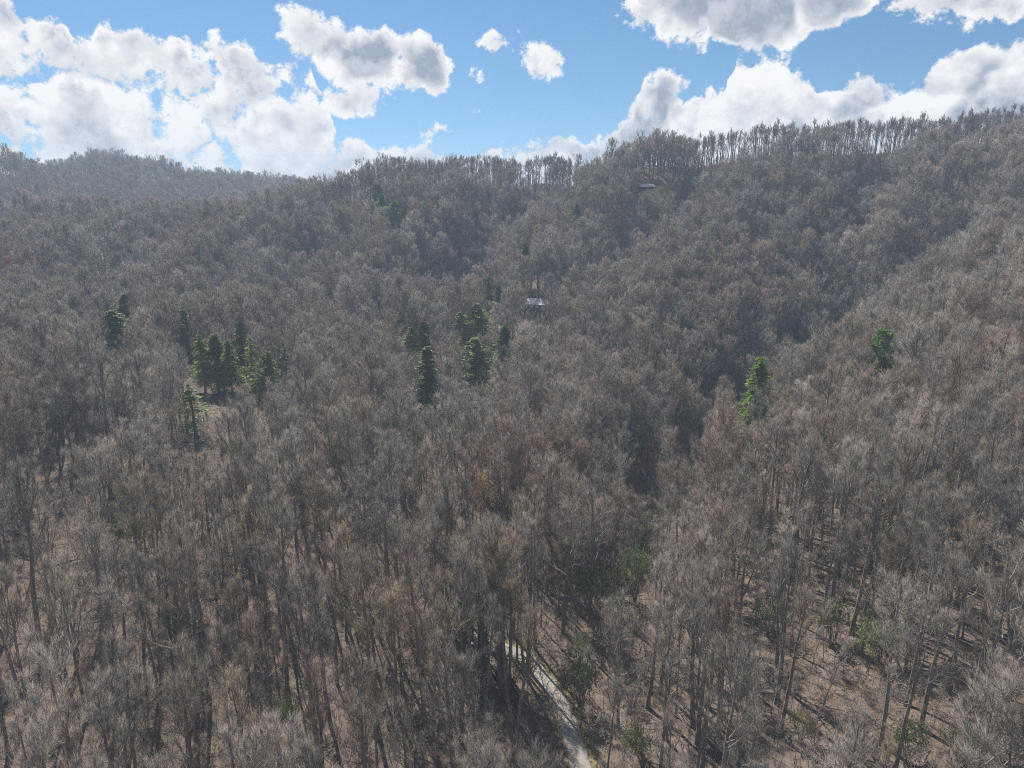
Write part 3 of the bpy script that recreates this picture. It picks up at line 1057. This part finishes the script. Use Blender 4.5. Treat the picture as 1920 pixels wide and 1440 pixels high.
part("railing", deck, railing, M_DECK)
for x in (-3.9, -1.2, 1.6, 3.9):
    w = part("window", house, lambda g: g.box((x - 0.62, -0.09, 4.2), (x + 0.62, 0.02, 5.7)), M_WHITE)
    part("pane", w, lambda g: g.box((x - 0.52, -0.11, 4.3), (x + 0.52, -0.092, 5.6)), M_GLASS)
for x in (-1.9, 1.5):
    part("door", house, lambda g: g.box((x - 0.75, -0.06, 0.6), (x + 0.75, 0.02, 2.9)), M_DOOR)
for x in (-3.6, 3.6):
    w = part("window", house, lambda g: g.box((x - 0.6, -0.09, 1.4), (x + 0.6, 0.02, 2.7)), M_WHITE)
    part("pane", w, lambda g: g.box((x - 0.5, -0.11, 1.5), (x + 0.5, -0.092, 2.6)), M_GLASS)
KEEP.append((984, 1028, 588, HY - 3))
EVERGREENS.append((HX, HY + 2, 5.0))

CX, CY = hit_ground(1213, 359, ground, 360)
CZ = gz(CX, CY)
cabin = link("cabin", None, loc=(CX, CY, CZ - 0.3), label="small dark cabin with shiny metal roof near the ridge top", category="cabin")
cabin.scale = (1.05, 1.05, 1.05)
cabin.rotation_euler = (0, 0, math.radians(10))
part("wall", cabin, lambda g: prism(g, -4, 4, 0, 5, -1.0, 2.4, 1.1), M_DECK)
part("roof", cabin, lambda g: gable(g, -4, 4, 0, 5, 2.42, 1.15, 0.12, 0.7), M_ROOFB)
part("door", cabin, lambda g: g.box((-0.5, -0.06, 0.3), (0.5, 0.02, 2.2)), M_DOOR)
for x in (-2.4, 2.4):
    part("window", cabin, lambda g: g.box((x - 0.5, -0.05, 0.9), (x + 0.5, 0.02, 1.9)), M_GLASS)
KEEP.append((1200, 1248, 370, CY + 2))
LX, LY = hit_ground(1230, 365, ground, 350)
xs, ys = np.meshgrid(np.linspace(-11, 11, 34), np.linspace(-7, 7, 24))
inside = (xs / 11) ** 2 + (ys / 7) ** 2 < 1 + 0.5 * vnoise(xs / 3 + 3, ys / 3)
V = np.stack([xs + LX, ys + LY, ground((xs + LX).ravel(), (ys + LY).ravel()).reshape(xs.shape) + 0.3], -1).reshape(-1, 3)
ii = np.arange(xs.size).reshape(xs.shape)
Fq = np.stack([ii[:-1, :-1], ii[:-1, 1:], ii[1:, 1:], ii[1:, :-1]], -1).reshape(-1, 4)
Fq = Fq[inside.ravel()[Fq].all(1)]
link("lawn", mesh_from("lawn", V, [Fq], [M_LAWN]), kind="structure")
EVERGREENS += [(CX, CY + 2, 4.0), (LX - 6, LY, 5.5), (LX, LY, 6.0), (LX + 6, LY, 5.5)]

KEEP.append((1120, 1260, 872, 150.0))            # the ravine stays open to view
# the open road stays in view between the trees
for (px, py), (rx, ry) in zip(ROAD_PIX[1:6], ROAD[3:8]):
    KEEP.append((px - 15, px + 17, py + 6, ry))

# ------------------------------------------------------------------ single leafless and budding trees that stand out
def bare(px, py, H, kind, tint, label, py_low=None, dmin=60.0, wide=1.0, foliage=None, name="bare_tree"):
    x, y, z = plant_top(px, py, H, dmin)
    root = link(name, None, loc=(x, y, z - 0.15), label=label, category="tree", group="trees that stand out of the bare wood")
    s = H / NEAR_H[kind]
    root.scale, root.rotation_euler = (s * wide, s * wide, s), (0, 0, px * 0.37 % 6.28)
    link("trunk", NEAR_T[kind], root, tint=list(tint))
    c = link("crown", NEAR_C[kind], root, tint=list(tint))
    if foliage:
        rs = np.random.RandomState(int(px))
        co = np.empty(len(NEAR_C[kind].vertices) * 3, np.float32)
        NEAR_C[kind].vertices.foreach_get("co", co)
        P = co.reshape(-1, 3)
        P = P[rs.randint(len(P) // 3, len(P), 3200)] + rs.normal(size=(3200, 3)) * 0.25
        a = norm(rs.normal(size=P.shape))
        b = norm(np.cross(a, rs.normal(size=P.shape)))
        g = Geo()
        k = rs.uniform(0.14, 0.3, (len(P), 1))
        g.leaves(P, a * k, b * k * 0.6)
        link("foliage", g.mesh("young_leaves", [M_SPRING], False), c, tint=list(foliage))
    if py_low:
        hw = 3.0 * s * wide / y * F_PX
        KEEP.append((px - hw, px + hw, py_low, y))
    EVERGREENS.append((x, y, 2.2))


bare(382, 398, 17, 11, (0.3, 0.3, 0.15), "yellow-green budding tree on the far left slope", 420, 330, 1.0, (1.0, 1.0, 1.0), "budding_tree")
bare(70, 348, 17, 11, (0.3, 0.25, 0.15), "olive budding tree on the crest at far left", 374, 380, 1.0, (0.55, 0.45, 0.6), "budding_tree")
bare(10, 486, 18, 11, (0.62, 0.20, 0.16), "red-budded tree at the left edge", 512, 300, 1.1, None)
bare(1215, 836, 15, 13, (0.50, 0.25, 0.19), "rusty red tree at the foot of the ravine", 915, 140, 1.0)
bare(1300, 762, 17, 7, (0.50, 0.37, 0.31), "wide pale-limbed tree with reddish top beside the ravine", 840, 150, 1.35)
bare(112, 716, 22, 9, (0.34, 0.30, 0.28), "large dark forked tree with spreading limbs at far left", 850, 100, 1.3)
bare(640, 985, 20, 2, (0.42, 0.32, 0.19), "tawny tree with upswept twigs left of centre in the lower wood", None, 70)
bare(905, 890, 20, 2, (0.50, 0.36, 0.17), "ochre-tinged tree in the middle of the lower wood", 930, 120)
bare(1890, 940, 22, 6, (0.30, 0.28, 0.27), "thick-trunked tree leaning at the right edge", None, 90, 1.1)

# ------------------------------------------------------------------ evergreen shrubs under the trees
def make_shrub(seed, n=1300):
    rs = np.random.RandomState(seed)
    st, lf = Geo(), Geo()
    nb = 16
    az, r = rs.uniform(0, 6.283, nb), rs.uniform(0.2, 0.95, nb) ** 0.6
    top = np.stack([np.cos(az) * r, np.sin(az) * r, 0.55 + 0.45 * np.sqrt(1 - r * r * 0.9) * rs.uniform(0.75, 1.1, nb)], 1)
    A = np.zeros((nb, 3))
    A[:, :2] = rs.normal(size=(nb, 2)) * 0.08
    pts = np.stack([A + (top - A) * s + np.array([0, 0, 0.10]) * math.sin(math.pi * s) for s in np.linspace(0, 1, 5)], 1)
    st.tubes(pts, np.tile(np.linspace(0.022, 0.008, 5), (nb, 1)), 4)
    par = rs.randint(0, nb, n)
    C = top[par] + rs.normal(size=(n, 3)) * np.array([0.2, 0.2, 0.17])
    C[:, 2] = np.abs(C[:, 2] - 0.05) + 0.05
    a = norm(rs.normal(size=(n, 3)) + np.array([0, 0, -0.25]))
    b = norm(np.cross(a, rs.normal(size=a.shape)))
    s = 0.052 * rs.uniform(0.6, 1.3, n)[:, None]
    lf.leaves(C, a * s, b * s * 0.45)
    return st, lf


SHR = [make_shrub(700 + i) for i in range(3)]
SHR_T = [g[0].mesh("shrub_stems", [M_BARK]) for g in SHR]
SHR_C = [g[1].mesh("shrub_leaves", [M_EVER]) for g in SHR]


def shrub(px, py, wpx, hpx, tint, label, i=[0]):
    x, y = hit_ground(px, py, ground)
    z = gz(x, y)
    dep = y * math.cos(PITCH) - z * math.sin(PITCH)
    w, h = 1.05 * wpx / F_PX * dep, 1.05 * hpx / F_PX * dep / 0.85
    root = link("evergreen_shrub", None, loc=(x, y, z - 0.1), label=label, category="shrub", group="evergreen shrubs under the bare trees")
    root.scale, root.rotation_euler = (w / 2.2, w / 2.2, h), (0, 0, i[0] * 1.9)
    k = i[0] % 3
    i[0] += 1
    link("stems", SHR_T[k], root)
    link("foliage", SHR_C[k], root, tint=list(tint))
    EVERGREENS.append((x, y, 1.2))
    if py > 950 and px > 1000:
        KEEP.append((px - wpx * 0.16, px + wpx * 0.16, py - hpx * 0.62, y))
    return root


D_, G_, P_ = (1.3, 1.3, 1.2), (1.9, 1.9, 1.6), (2.6, 2.6, 2.3)
for px, py, w, h, ti, lb in [
    (1112, 1178, 85, 85, D_, "dark green rounded shrub right of the road's upper end"),
    (1190, 1128, 60, 75, P_, "pale green shrub just right of the dark rounded one"),
    (1212, 1085, 50, 75, G_, "green upright shrub above the pale green one"),
    (1088, 1248, 36, 45, P_, "small light green shrub beside the bend of the road"),
    (1090, 1330, 75, 70, D_, "dark shrub on the bank right of the road"),
    (1205, 1440, 75, 60, G_, "green shrub at the bottom edge right of the road"),
    (872, 1195, 85, 55, D_, "dark wide shrub left of the road's upper end"),
    (845, 1180, 46, 50, P_, "pale shrub touching the dark wide one left of the road"),
    (548, 1395, 56, 60, G_, "green shrub near the bottom, left of centre"),
    (672, 1112, 30, 50, G_, "small green shrub left of centre under tall trees"),
    (1652, 1262, 90, 75, (2.3, 2.4, 1.6), "light green bush under the trees at right"),
    (1560, 1215, 70, 60, G_, "green bush left of the light green one at right"),
    (1440, 1195, 60, 60, D_, "dark green bush on the slope right of centre"),
    (1795, 1432, 70, 45, D_, "dark shrub at the bottom right"),
    (1700, 1440, 70, 60, G_, "green shrub at the bottom edge, left of the dark one at right"),
    (1500, 1400, 46, 46, G_, "low green shrub in the lower right wood"),
    (1165, 900, 62, 60, D_, "dark thicket shrub at the foot of the ravine"),
    (1235, 860, 50, 55, D_, "dark thicket shrub in the middle of the ravine"),
    (1330, 775, 60, 46, D_, "dark thicket shrub high in the ravine"),
    (1280, 750, 56, 44, D_, "dark thicket shrub on the left bank of the ravine"),
    (1370, 710, 50, 40, D_, "dark thicket shrub near the ravine head"),
    (1200, 880, 46, 50, D_, "dark thicket shrub between the ravine foot and its middle"),
    (1255, 825, 46, 46, D_, "dark thicket shrub above the middle of the ravine"),
    (1300, 790, 46, 42, D_, "dark thicket shrub below the upper ravine"),
    (1400, 690, 50, 38, D_, "dark thicket shrub highest in the ravine"),
    (330, 1200, 50, 50, D_, "dark shrub in the lower left wood"),
    (250, 1030, 60, 50, D_, "dark shrub under the trees at left"),
    (960, 1290, 60, 46, D_, "dark shrub on the left edge of the road"),
]:
    shrub(px, py, w, h, ti, lb)

# ------------------------------------------------------------------ logs lying on the forest floor
def log(pa, pb, r, label, i=[0]):
    rs = np.random.RandomState(40 + i[0])
    i[0] += 1
    a, b = hit_ground(*pa, ground), hit_ground(*pb, ground)
    n = 9
    P = np.array([(a[0] + (b[0] - a[0]) * t, a[1] + (b[1] - a[1]) * t) for t in np.linspace(0, 1, n)])
    z = ground(P[:, 0], P[:, 1])
    z = np.maximum(z, np.interp(np.arange(n), [0, n - 1], [z[0], z[-1]]) - 0.6) + r * 0.7
    c = P.mean(0)
    C0 = np.array([c[0], c[1], z.min()])
    pts = np.concatenate([P, z[:, None]], 1) - C0
    pts[1:-1] += rs.normal(size=(n - 2, 3)) * 0.06
    g = Geo()
    rad = r * np.linspace(1, 0.45, n)
    rad[0], rad[-1] = r * 0.9, 0.02
    g.tubes(pts[None], rad[None], 7)
    g.tubes(np.stack([pts[0], pts[0] + (pts[0] - pts[1]) * 0.001])[None], np.array([[r * 0.9, 0.0]]), 7)
    k = 7
    A, D = along(np.repeat(pts[None], k, 0), rs.uniform(0.35, 0.97, k))
    D = norm(D + norm(np.cross(D, rs.normal(size=D.shape))) * 0.9 + np.array([0, 0, 0.5]))
    g.spikes(A, D, rs.uniform(0.6, 2.2, k), 0.05)
    link("fallen_log", g.mesh("fallen_log", [M_BARK]), loc=C0, label=label, category="log", group="logs on the forest floor")


log((1302, 1190), (1450, 1335), 0.26, "long dark log shape lying diagonally on the slope right of the road")  # tapered bark tube set along a dark diagonal line on the slope
log((1395, 1225), (1470, 1320), 0.2, "shorter fallen log right of the long diagonal one")
log((1495, 1118), (1525, 1088), 0.14, "short pale fallen log on the slope at right")
log((1838, 1008), (1925, 1030), 0.3, "thick fallen log near the right edge")
log((1255, 1215), (1305, 1275), 0.18, "thin fallen log on the bank near the road")
log((1620, 1340), (1730, 1400), 0.2, "fallen log in the bottom right wood")
log((55, 1075), (150, 1050), 0.18, "thin fallen log at the far left")
log((395, 1130), (470, 1100), 0.16, "fallen log in the left wood")
log((40, 1345), (125, 1385), 0.2, "fallen log in the bottom left corner")
log((1410, 1290), (1480, 1270), 0.13, "pale broken log crossing below the long diagonal one")

# ------------------------------------------------------------------ planting the wood
rng = np.random.RandomState(11)


def darts(n_try, xfun, rmin_fun, accept, taken):
    """simple dart throwing on a hash grid"""
    cell = 3.0
    grid, out = {}, []
    for p in taken:
        grid.setdefault((int(p[0] // cell), int(p[1] // cell)), []).append(p)
    X, Y = xfun(n_try)
    ok = accept(X, Y)
    rm = rmin_fun(X, Y)
    for x, y, o, r in zip(X, Y, ok, rm):
        if not o:
            continue
        ci, cj = int(x // cell), int(y // cell)
        k = int(r // cell) + 1
        good = True
        for i in range(ci - k, ci + k + 1):
            for j in range(cj - k, cj + k + 1):
                for q in grid.get((i, j), ()):
                    if (q[0] - x) ** 2 + (q[1] - y) ** 2 < r * r:
                        good = False
                        break
                if not good:
                    break
            if not good:
                break
        if good:
            grid.setdefault((ci, cj), []).append((x, y))
            out.append((x, y))
    return np.array(out)


def fan(y0, y1, u0, u1):
    def f(n):
        Y = np.sqrt(rng.uniform(y0 ** 2, y1 ** 2, n))
        return rng.uniform(u0, u1, n) * Y, Y
    return f


road_xy = ROADC[::2]


def clear_of(X, Y):
    ok = np.ones(len(X), bool)
    for rx, ry in road_xy:
        ok &= np.hypot(X - rx, Y - ry) > 1.8
    for ex, ey, er in EVERGREENS:
        ok &= np.hypot(X - ex, Y - ey) > er
    return ok


def density(X, Y):
    d = vnoise(X / 16 + 4, Y / 16 + 8) + 0.6 * vnoise(X / 40 + 40, Y / 40)
    return d


_az = np.linspace(-1.02, 1.02, 205)
_yy = np.arange(45, 1150, 4.0)
_gx, _gy = np.meshgrid(_az, _yy, indexing='ij')
_gel = ground((_gx * _gy).ravel(), _gy.ravel()).reshape(_gx.shape) / _gy
_hor = np.maximum.accumulate(_gel, axis=1)


def hidden(X, Y, Zmid):
    i = np.clip(((X / Y + 1.02) / 2.04 * 204).round().astype(int), 0, 204)
    j = np.clip(((Y - 45) / 4).astype(int) - 1, 0, len(_yy) - 1)
    return Zmid / Y < _hor[i, j]


spots = darts(60000, fan(44, 545, -1.0, 1.0), lambda X, Y: 3.95 - 0.4 * np.clip((X - 5) / 20, 0, 1) + 0.3 * np.clip((-X - 5) / 30, 0, 1) * np.clip((130 - Y) / 30, 0, 1) - 0.5 * np.clip((Y - 105) / 60, 0, 1) + 2.6 * np.clip(density(X, Y), -0.3, 0.6), clear_of, [])
spots2 = darts(22000, fan(545, 1120, -0.95, -0.12), lambda X, Y: np.full(len(X), 4.6), clear_of, [])
spots = np.vstack([spots, spots2])
# a few trees stand close in front of the road where it turns away to the left
ex = [(rx + rng.normal() * 1.0, ry - d + rng.normal()) for (rx, ry) in ROADC[104::4] for d in (2.4, 5.5, 9.0)]
ex += [(HX + dx, HY + dy) for dx, dy in ((5, 14), (1, 18), (9, 15), (6.5, 20), (-8, 19), (-11, 6), (10.5, 6))]
spots = np.vstack([spots, ex])
SX, SY = spots[:, 0], spots[:, 1]
SZ = ground(SX, SY)
N = len(SX)
near_kind = np.where(rng.rand(N) < np.clip((SY - 85) / 75, 0.12, 0.9), rng.randint(MID0, len(NEAR), N), rng.randint(0, MID0, N))
_crest = np.array([_YT[(_YT > 340) & (_YT < 535)][np.argmax(p[(_YT > 340) & (_YT < 535)])] for p in _PROF])
on_crest = (np.abs(SY - np.interp(SX / SY, _cu, _crest)) < 24) & (SX / SY > -0.26)
far_kind = np.where(on_crest, rng.randint(COMB0, len(FAR), N), rng.randint(0, COMB0, N))
is_near = SY < 210
size = np.clip(rng.normal(0.92, 0.15, N), 0.55, 1.25) * np.where(is_near, 1.14, 1.0)
size = np.where(on_crest, 0.90 + 0.4 * (size - 0.92), size)
height = np.where(is_near, np.array(NEAR_H)[near_kind], np.array([s['H'] for s in FAR_SPECS])[far_kind]) * size
halfw = 3.6 * size
vis = ~hidden(SX, SY, SZ + height * np.where(on_crest, 0.22, 0.55)) & ~(on_crest & (rng.rand(N) < 0.08))
tpx, tpy, tdep = project(SX, SY, SZ + height * 0.97)
hwp = halfw / tdep * F_PX
for kx0, kx1, klow, kd in KEEP:
    bad = (SY < kd) & (tpx + hwp * 0.5 > kx0) & (tpx - hwp * 0.5 < kx1) & (tpy < klow)
    vis &= ~bad
inframe = (tpx > -220) & (tpx < 2140) & (tpy < 1700)
vis &= inframe
on_crest = on_crest[vis]
SX, SY, SZ, near_kind, far_kind, size, height, is_near, tpx, tpy, tdep, hwp = [a[vis] for a in (SX, SY, SZ, near_kind, far_kind, size, height, is_near, tpx, tpy, tdep, hwp)]
N = len(SX)

# twig colour of each tree: classes follow patches of the wood
TONES = [("grey-twigged", (0.325, 0.30, 0.275)), ("brown-twigged", (0.34, 0.285, 0.24)), ("reddish-twigged", (0.345, 0.26, 0.235)),
         ("tawny-twigged", (0.37, 0.31, 0.23)), ("pale-twigged", (0.48, 0.43, 0.39))]  # pale twigs, set brighter still to stand for sunlit limbs
f1 = 0.7 * vnoise(SX / 30 + 7, SY / 30 + 50) + rng.normal(size=N) * 0.26
f2 = 0.6 * vnoise(SX / 26 + 90, SY / 26 + 5) + rng.normal(size=N) * 0.22
tone = np.zeros(N, int)
tone[f1 > 0.02] = 1
tone[f1 > 0.34] = 2
tone[(f2 > 0.40)] = 3
tone[(f2 < -0.30)] = 4
tint = np.array([c for _, c in TONES])[tone] * np.array([1.03, 1.0, 0.94]) * (rng.uniform(0.66, 1.0, N) * np.where(is_near, 0.97, np.where(on_crest, 0.58, 0.94)))[:, None]  # crest trees darkened in their tint to stand for backlight
turn = np.stack([rng.normal(size=N) * 0.035, rng.normal(size=N) * 0.035, rng.uniform(0, 6.283, N)], 1)

# the 300 that show largest become things of their own
c_px, c_py, c_dep = project(SX, SY, SZ + height * 0.65)
seen = (c_px > -20) & (c_px < 1940) & (c_py < 1500)
score = np.where(seen, tdep, 1e9)
order = np.argsort(score)
single = np.zeros(N, bool)
single[order[:300]] = True


def place_words(px, py):
    h = ("at the far left", "left of centre", "just left of the road", "just right of the road", "on the right slope", "at the far right")[
        int(np.searchsorted([330, 690, 1000, 1290, 1620], px))]
    v = "in the middle distance" if py < 960 else ("in the lower wood" if py < 1190 else "at the bottom edge")
    return h + " " + v


ORD = ["leftmost ", "second-leftmost ", "third-leftmost ", "fourth-leftmost ", "fifth-leftmost ", "sixth-leftmost ", "seventh-leftmost ", "eighth-leftmost ", "ninth-leftmost "]
picked = sorted(np.nonzero(single)[0], key=lambda q: c_px[q])
plain = {}
for i in picked:
    sp_k = NEAR_SPECS[near_kind[i]]
    tall = "tall" if height[i] > 24 else ("low" if height[i] < 19 else "mid-height")
    form = "forked " if sp_k.get('fork') else ("slim " if sp_k['spread'] < 2.5 else ("broad " if sp_k['spread'] > 3.05 else ""))
    plain[i] = "bare %s %s%s tree %s" % (tall, form, TONES[tone[i]][0], place_words(c_px[i], c_py[i]))
many, nth = {}, {}
for v in plain.values():
    many[v] = many.get(v, 0) + 1
for i in picked:
    k, lab = near_kind[i], plain[i]
    if many[lab] > 1:
        nth[lab] = nth.get(lab, -1) + 1
        lab = ORD[min(nth[lab], 8)] + lab
    root = link("bare_tree", None, loc=(SX[i], SY[i], SZ[i] - 0.15), label=lab, category="tree", group="bare trees of the near wood")
    root.rotation_euler = turn[i]
    root.scale = (size[i],) * 3
    link("trunk", NEAR_T[k], root, tint=list(tint[i]))
    link("crown", NEAR_C[k], root, tint=list(tint[i]))

rest_near = ~single & is_near
rest_far = ~single & ~is_near
print("trees", N, "single", single.sum(), "near stuff", rest_near.sum(), "far stuff", rest_far.sum())
pos = np.stack([SX, SY, SZ - 0.15], 1)
scatter("forest", pos[rest_near], near_kind[rest_near], turn[rest_near], size[rest_near], tint[rest_near], C_NEAR,
        label="bare grey-brown wood covering the valley behind the nearest trees", category="forest")
scatter("forest", pos[rest_far], far_kind[rest_far], turn[rest_far], size[rest_far], tint[rest_far], C_FAR,
        label="distant bare wood covering the far slopes and ridges", category="forest")

# broken sticks and brush on the forest floor
def make_sticks(seed):
    rs = np.random.RandomState(seed)
    g = Geo()
    n = 14
    A = np.concatenate([rs.normal(size=(n, 2)) * 0.9, rs.uniform(0.03, 0.25, (n, 1))], 1)
    th = rs.uniform(0, 6.283, n)
    D = norm(np.stack([np.cos(th), np.sin(th), rs.uniform(-0.03, 0.4, n)], 1))
    g.spikes(A, D, rs.uniform(0.7, 3.2, n), rs.uniform(0.015, 0.07, n))
    return bpy.data.objects.new("stick_shape", g.mesh("sticks", [M_BARK]))


C_STICK = proto_collection("stick_shapes", [make_sticks(i) for i in range(4)])
bp = darts(7000, fan(44, 190, -1.0, 1.0), lambda X, Y: np.full(len(X), 2.2), clear_of, [])
n = len(bp)
scatter("brush", np.stack([bp[:, 0], bp[:, 1], ground(bp[:, 0], bp[:, 1])], 1), rng.randint(0, 4, n), np.stack([np.zeros(n), np.zeros(n), rng.uniform(0, 6.28, n)], 1),
        rng.uniform(0.5, 1.4, n), np.full((n, 3), 0.3), C_STICK, label="broken sticks and brush lying on the leaf litter", category="brush")

# young growth between the stems
sp = darts(16000, fan(44, 200, -1.0, 1.0), lambda X, Y: 2.3 + 2.5 * np.clip(density(Y, X) + 0.2, 0, 1), clear_of, [])
sx, sy = sp[:, 0], sp[:, 1]
n = len(sx)
s_t = np.array([c for _, c in TONES])[rng.choice([0, 1, 1, 2, 3], n)] * rng.uniform(0.8, 1.15, n)[:, None]
scatter("saplings", np.stack([sx, sy, ground(sx, sy) - 0.05], 1), rng.randint(0, 3, n),
        np.stack([rng.normal(size=n) * 0.1, rng.normal(size=n) * 0.1, rng.uniform(0, 6.28, n)], 1), rng.uniform(0.5, 1.15, n), s_t, C_SAP,
        label="thin bare saplings growing under the nearer trees", category="saplings")

sp = darts(36000, fan(44, 160, -1.0, 1.0), lambda X, Y: 1.0 + 1.9 * np.clip(density(X + 60, Y) + 0.1, 0, 1), clear_of, [])
n = len(sp)
s_t = np.array([c for _, c in TONES])[rng.choice([0, 1, 1, 2, 3], n)] * rng.uniform(0.6, 1.0, n)[:, None]
scatter("underbrush", np.stack([sp[:, 0], sp[:, 1], ground(sp[:, 0], sp[:, 1]) - 0.3], 1), rng.randint(0, 3, n),
        np.stack([rng.normal(size=n) * 0.2, rng.normal(size=n) * 0.2, rng.uniform(0, 6.28, n)], 1), rng.uniform(0.14, 0.42, n), s_t, C_SAP,
        label="low bare brush covering the forest floor", category="brush")

# ------------------------------------------------------------------ the air
zt = float((SZ + height).max()) + 3.0
g = Geo()
g.box((-1600, -800, float(Z_MIN) - 1.0), (1600, 1600, zt))
m, t, out = new_mat("air")
pv = t.n('ShaderNodeVolumePrincipled')
pv.inputs['Color'].default_value = (0.62, 0.80, 1.0, 1)
pv.inputs['Density'].default_value = 0.00033
pv.inputs['Anisotropy'].default_value = 0.1
t.link(pv.outputs[0], out.inputs['Volume'])
link("haze", g.mesh("haze", [m], False), kind="stuff", label="thin blue haze filling the valley", category="haze")
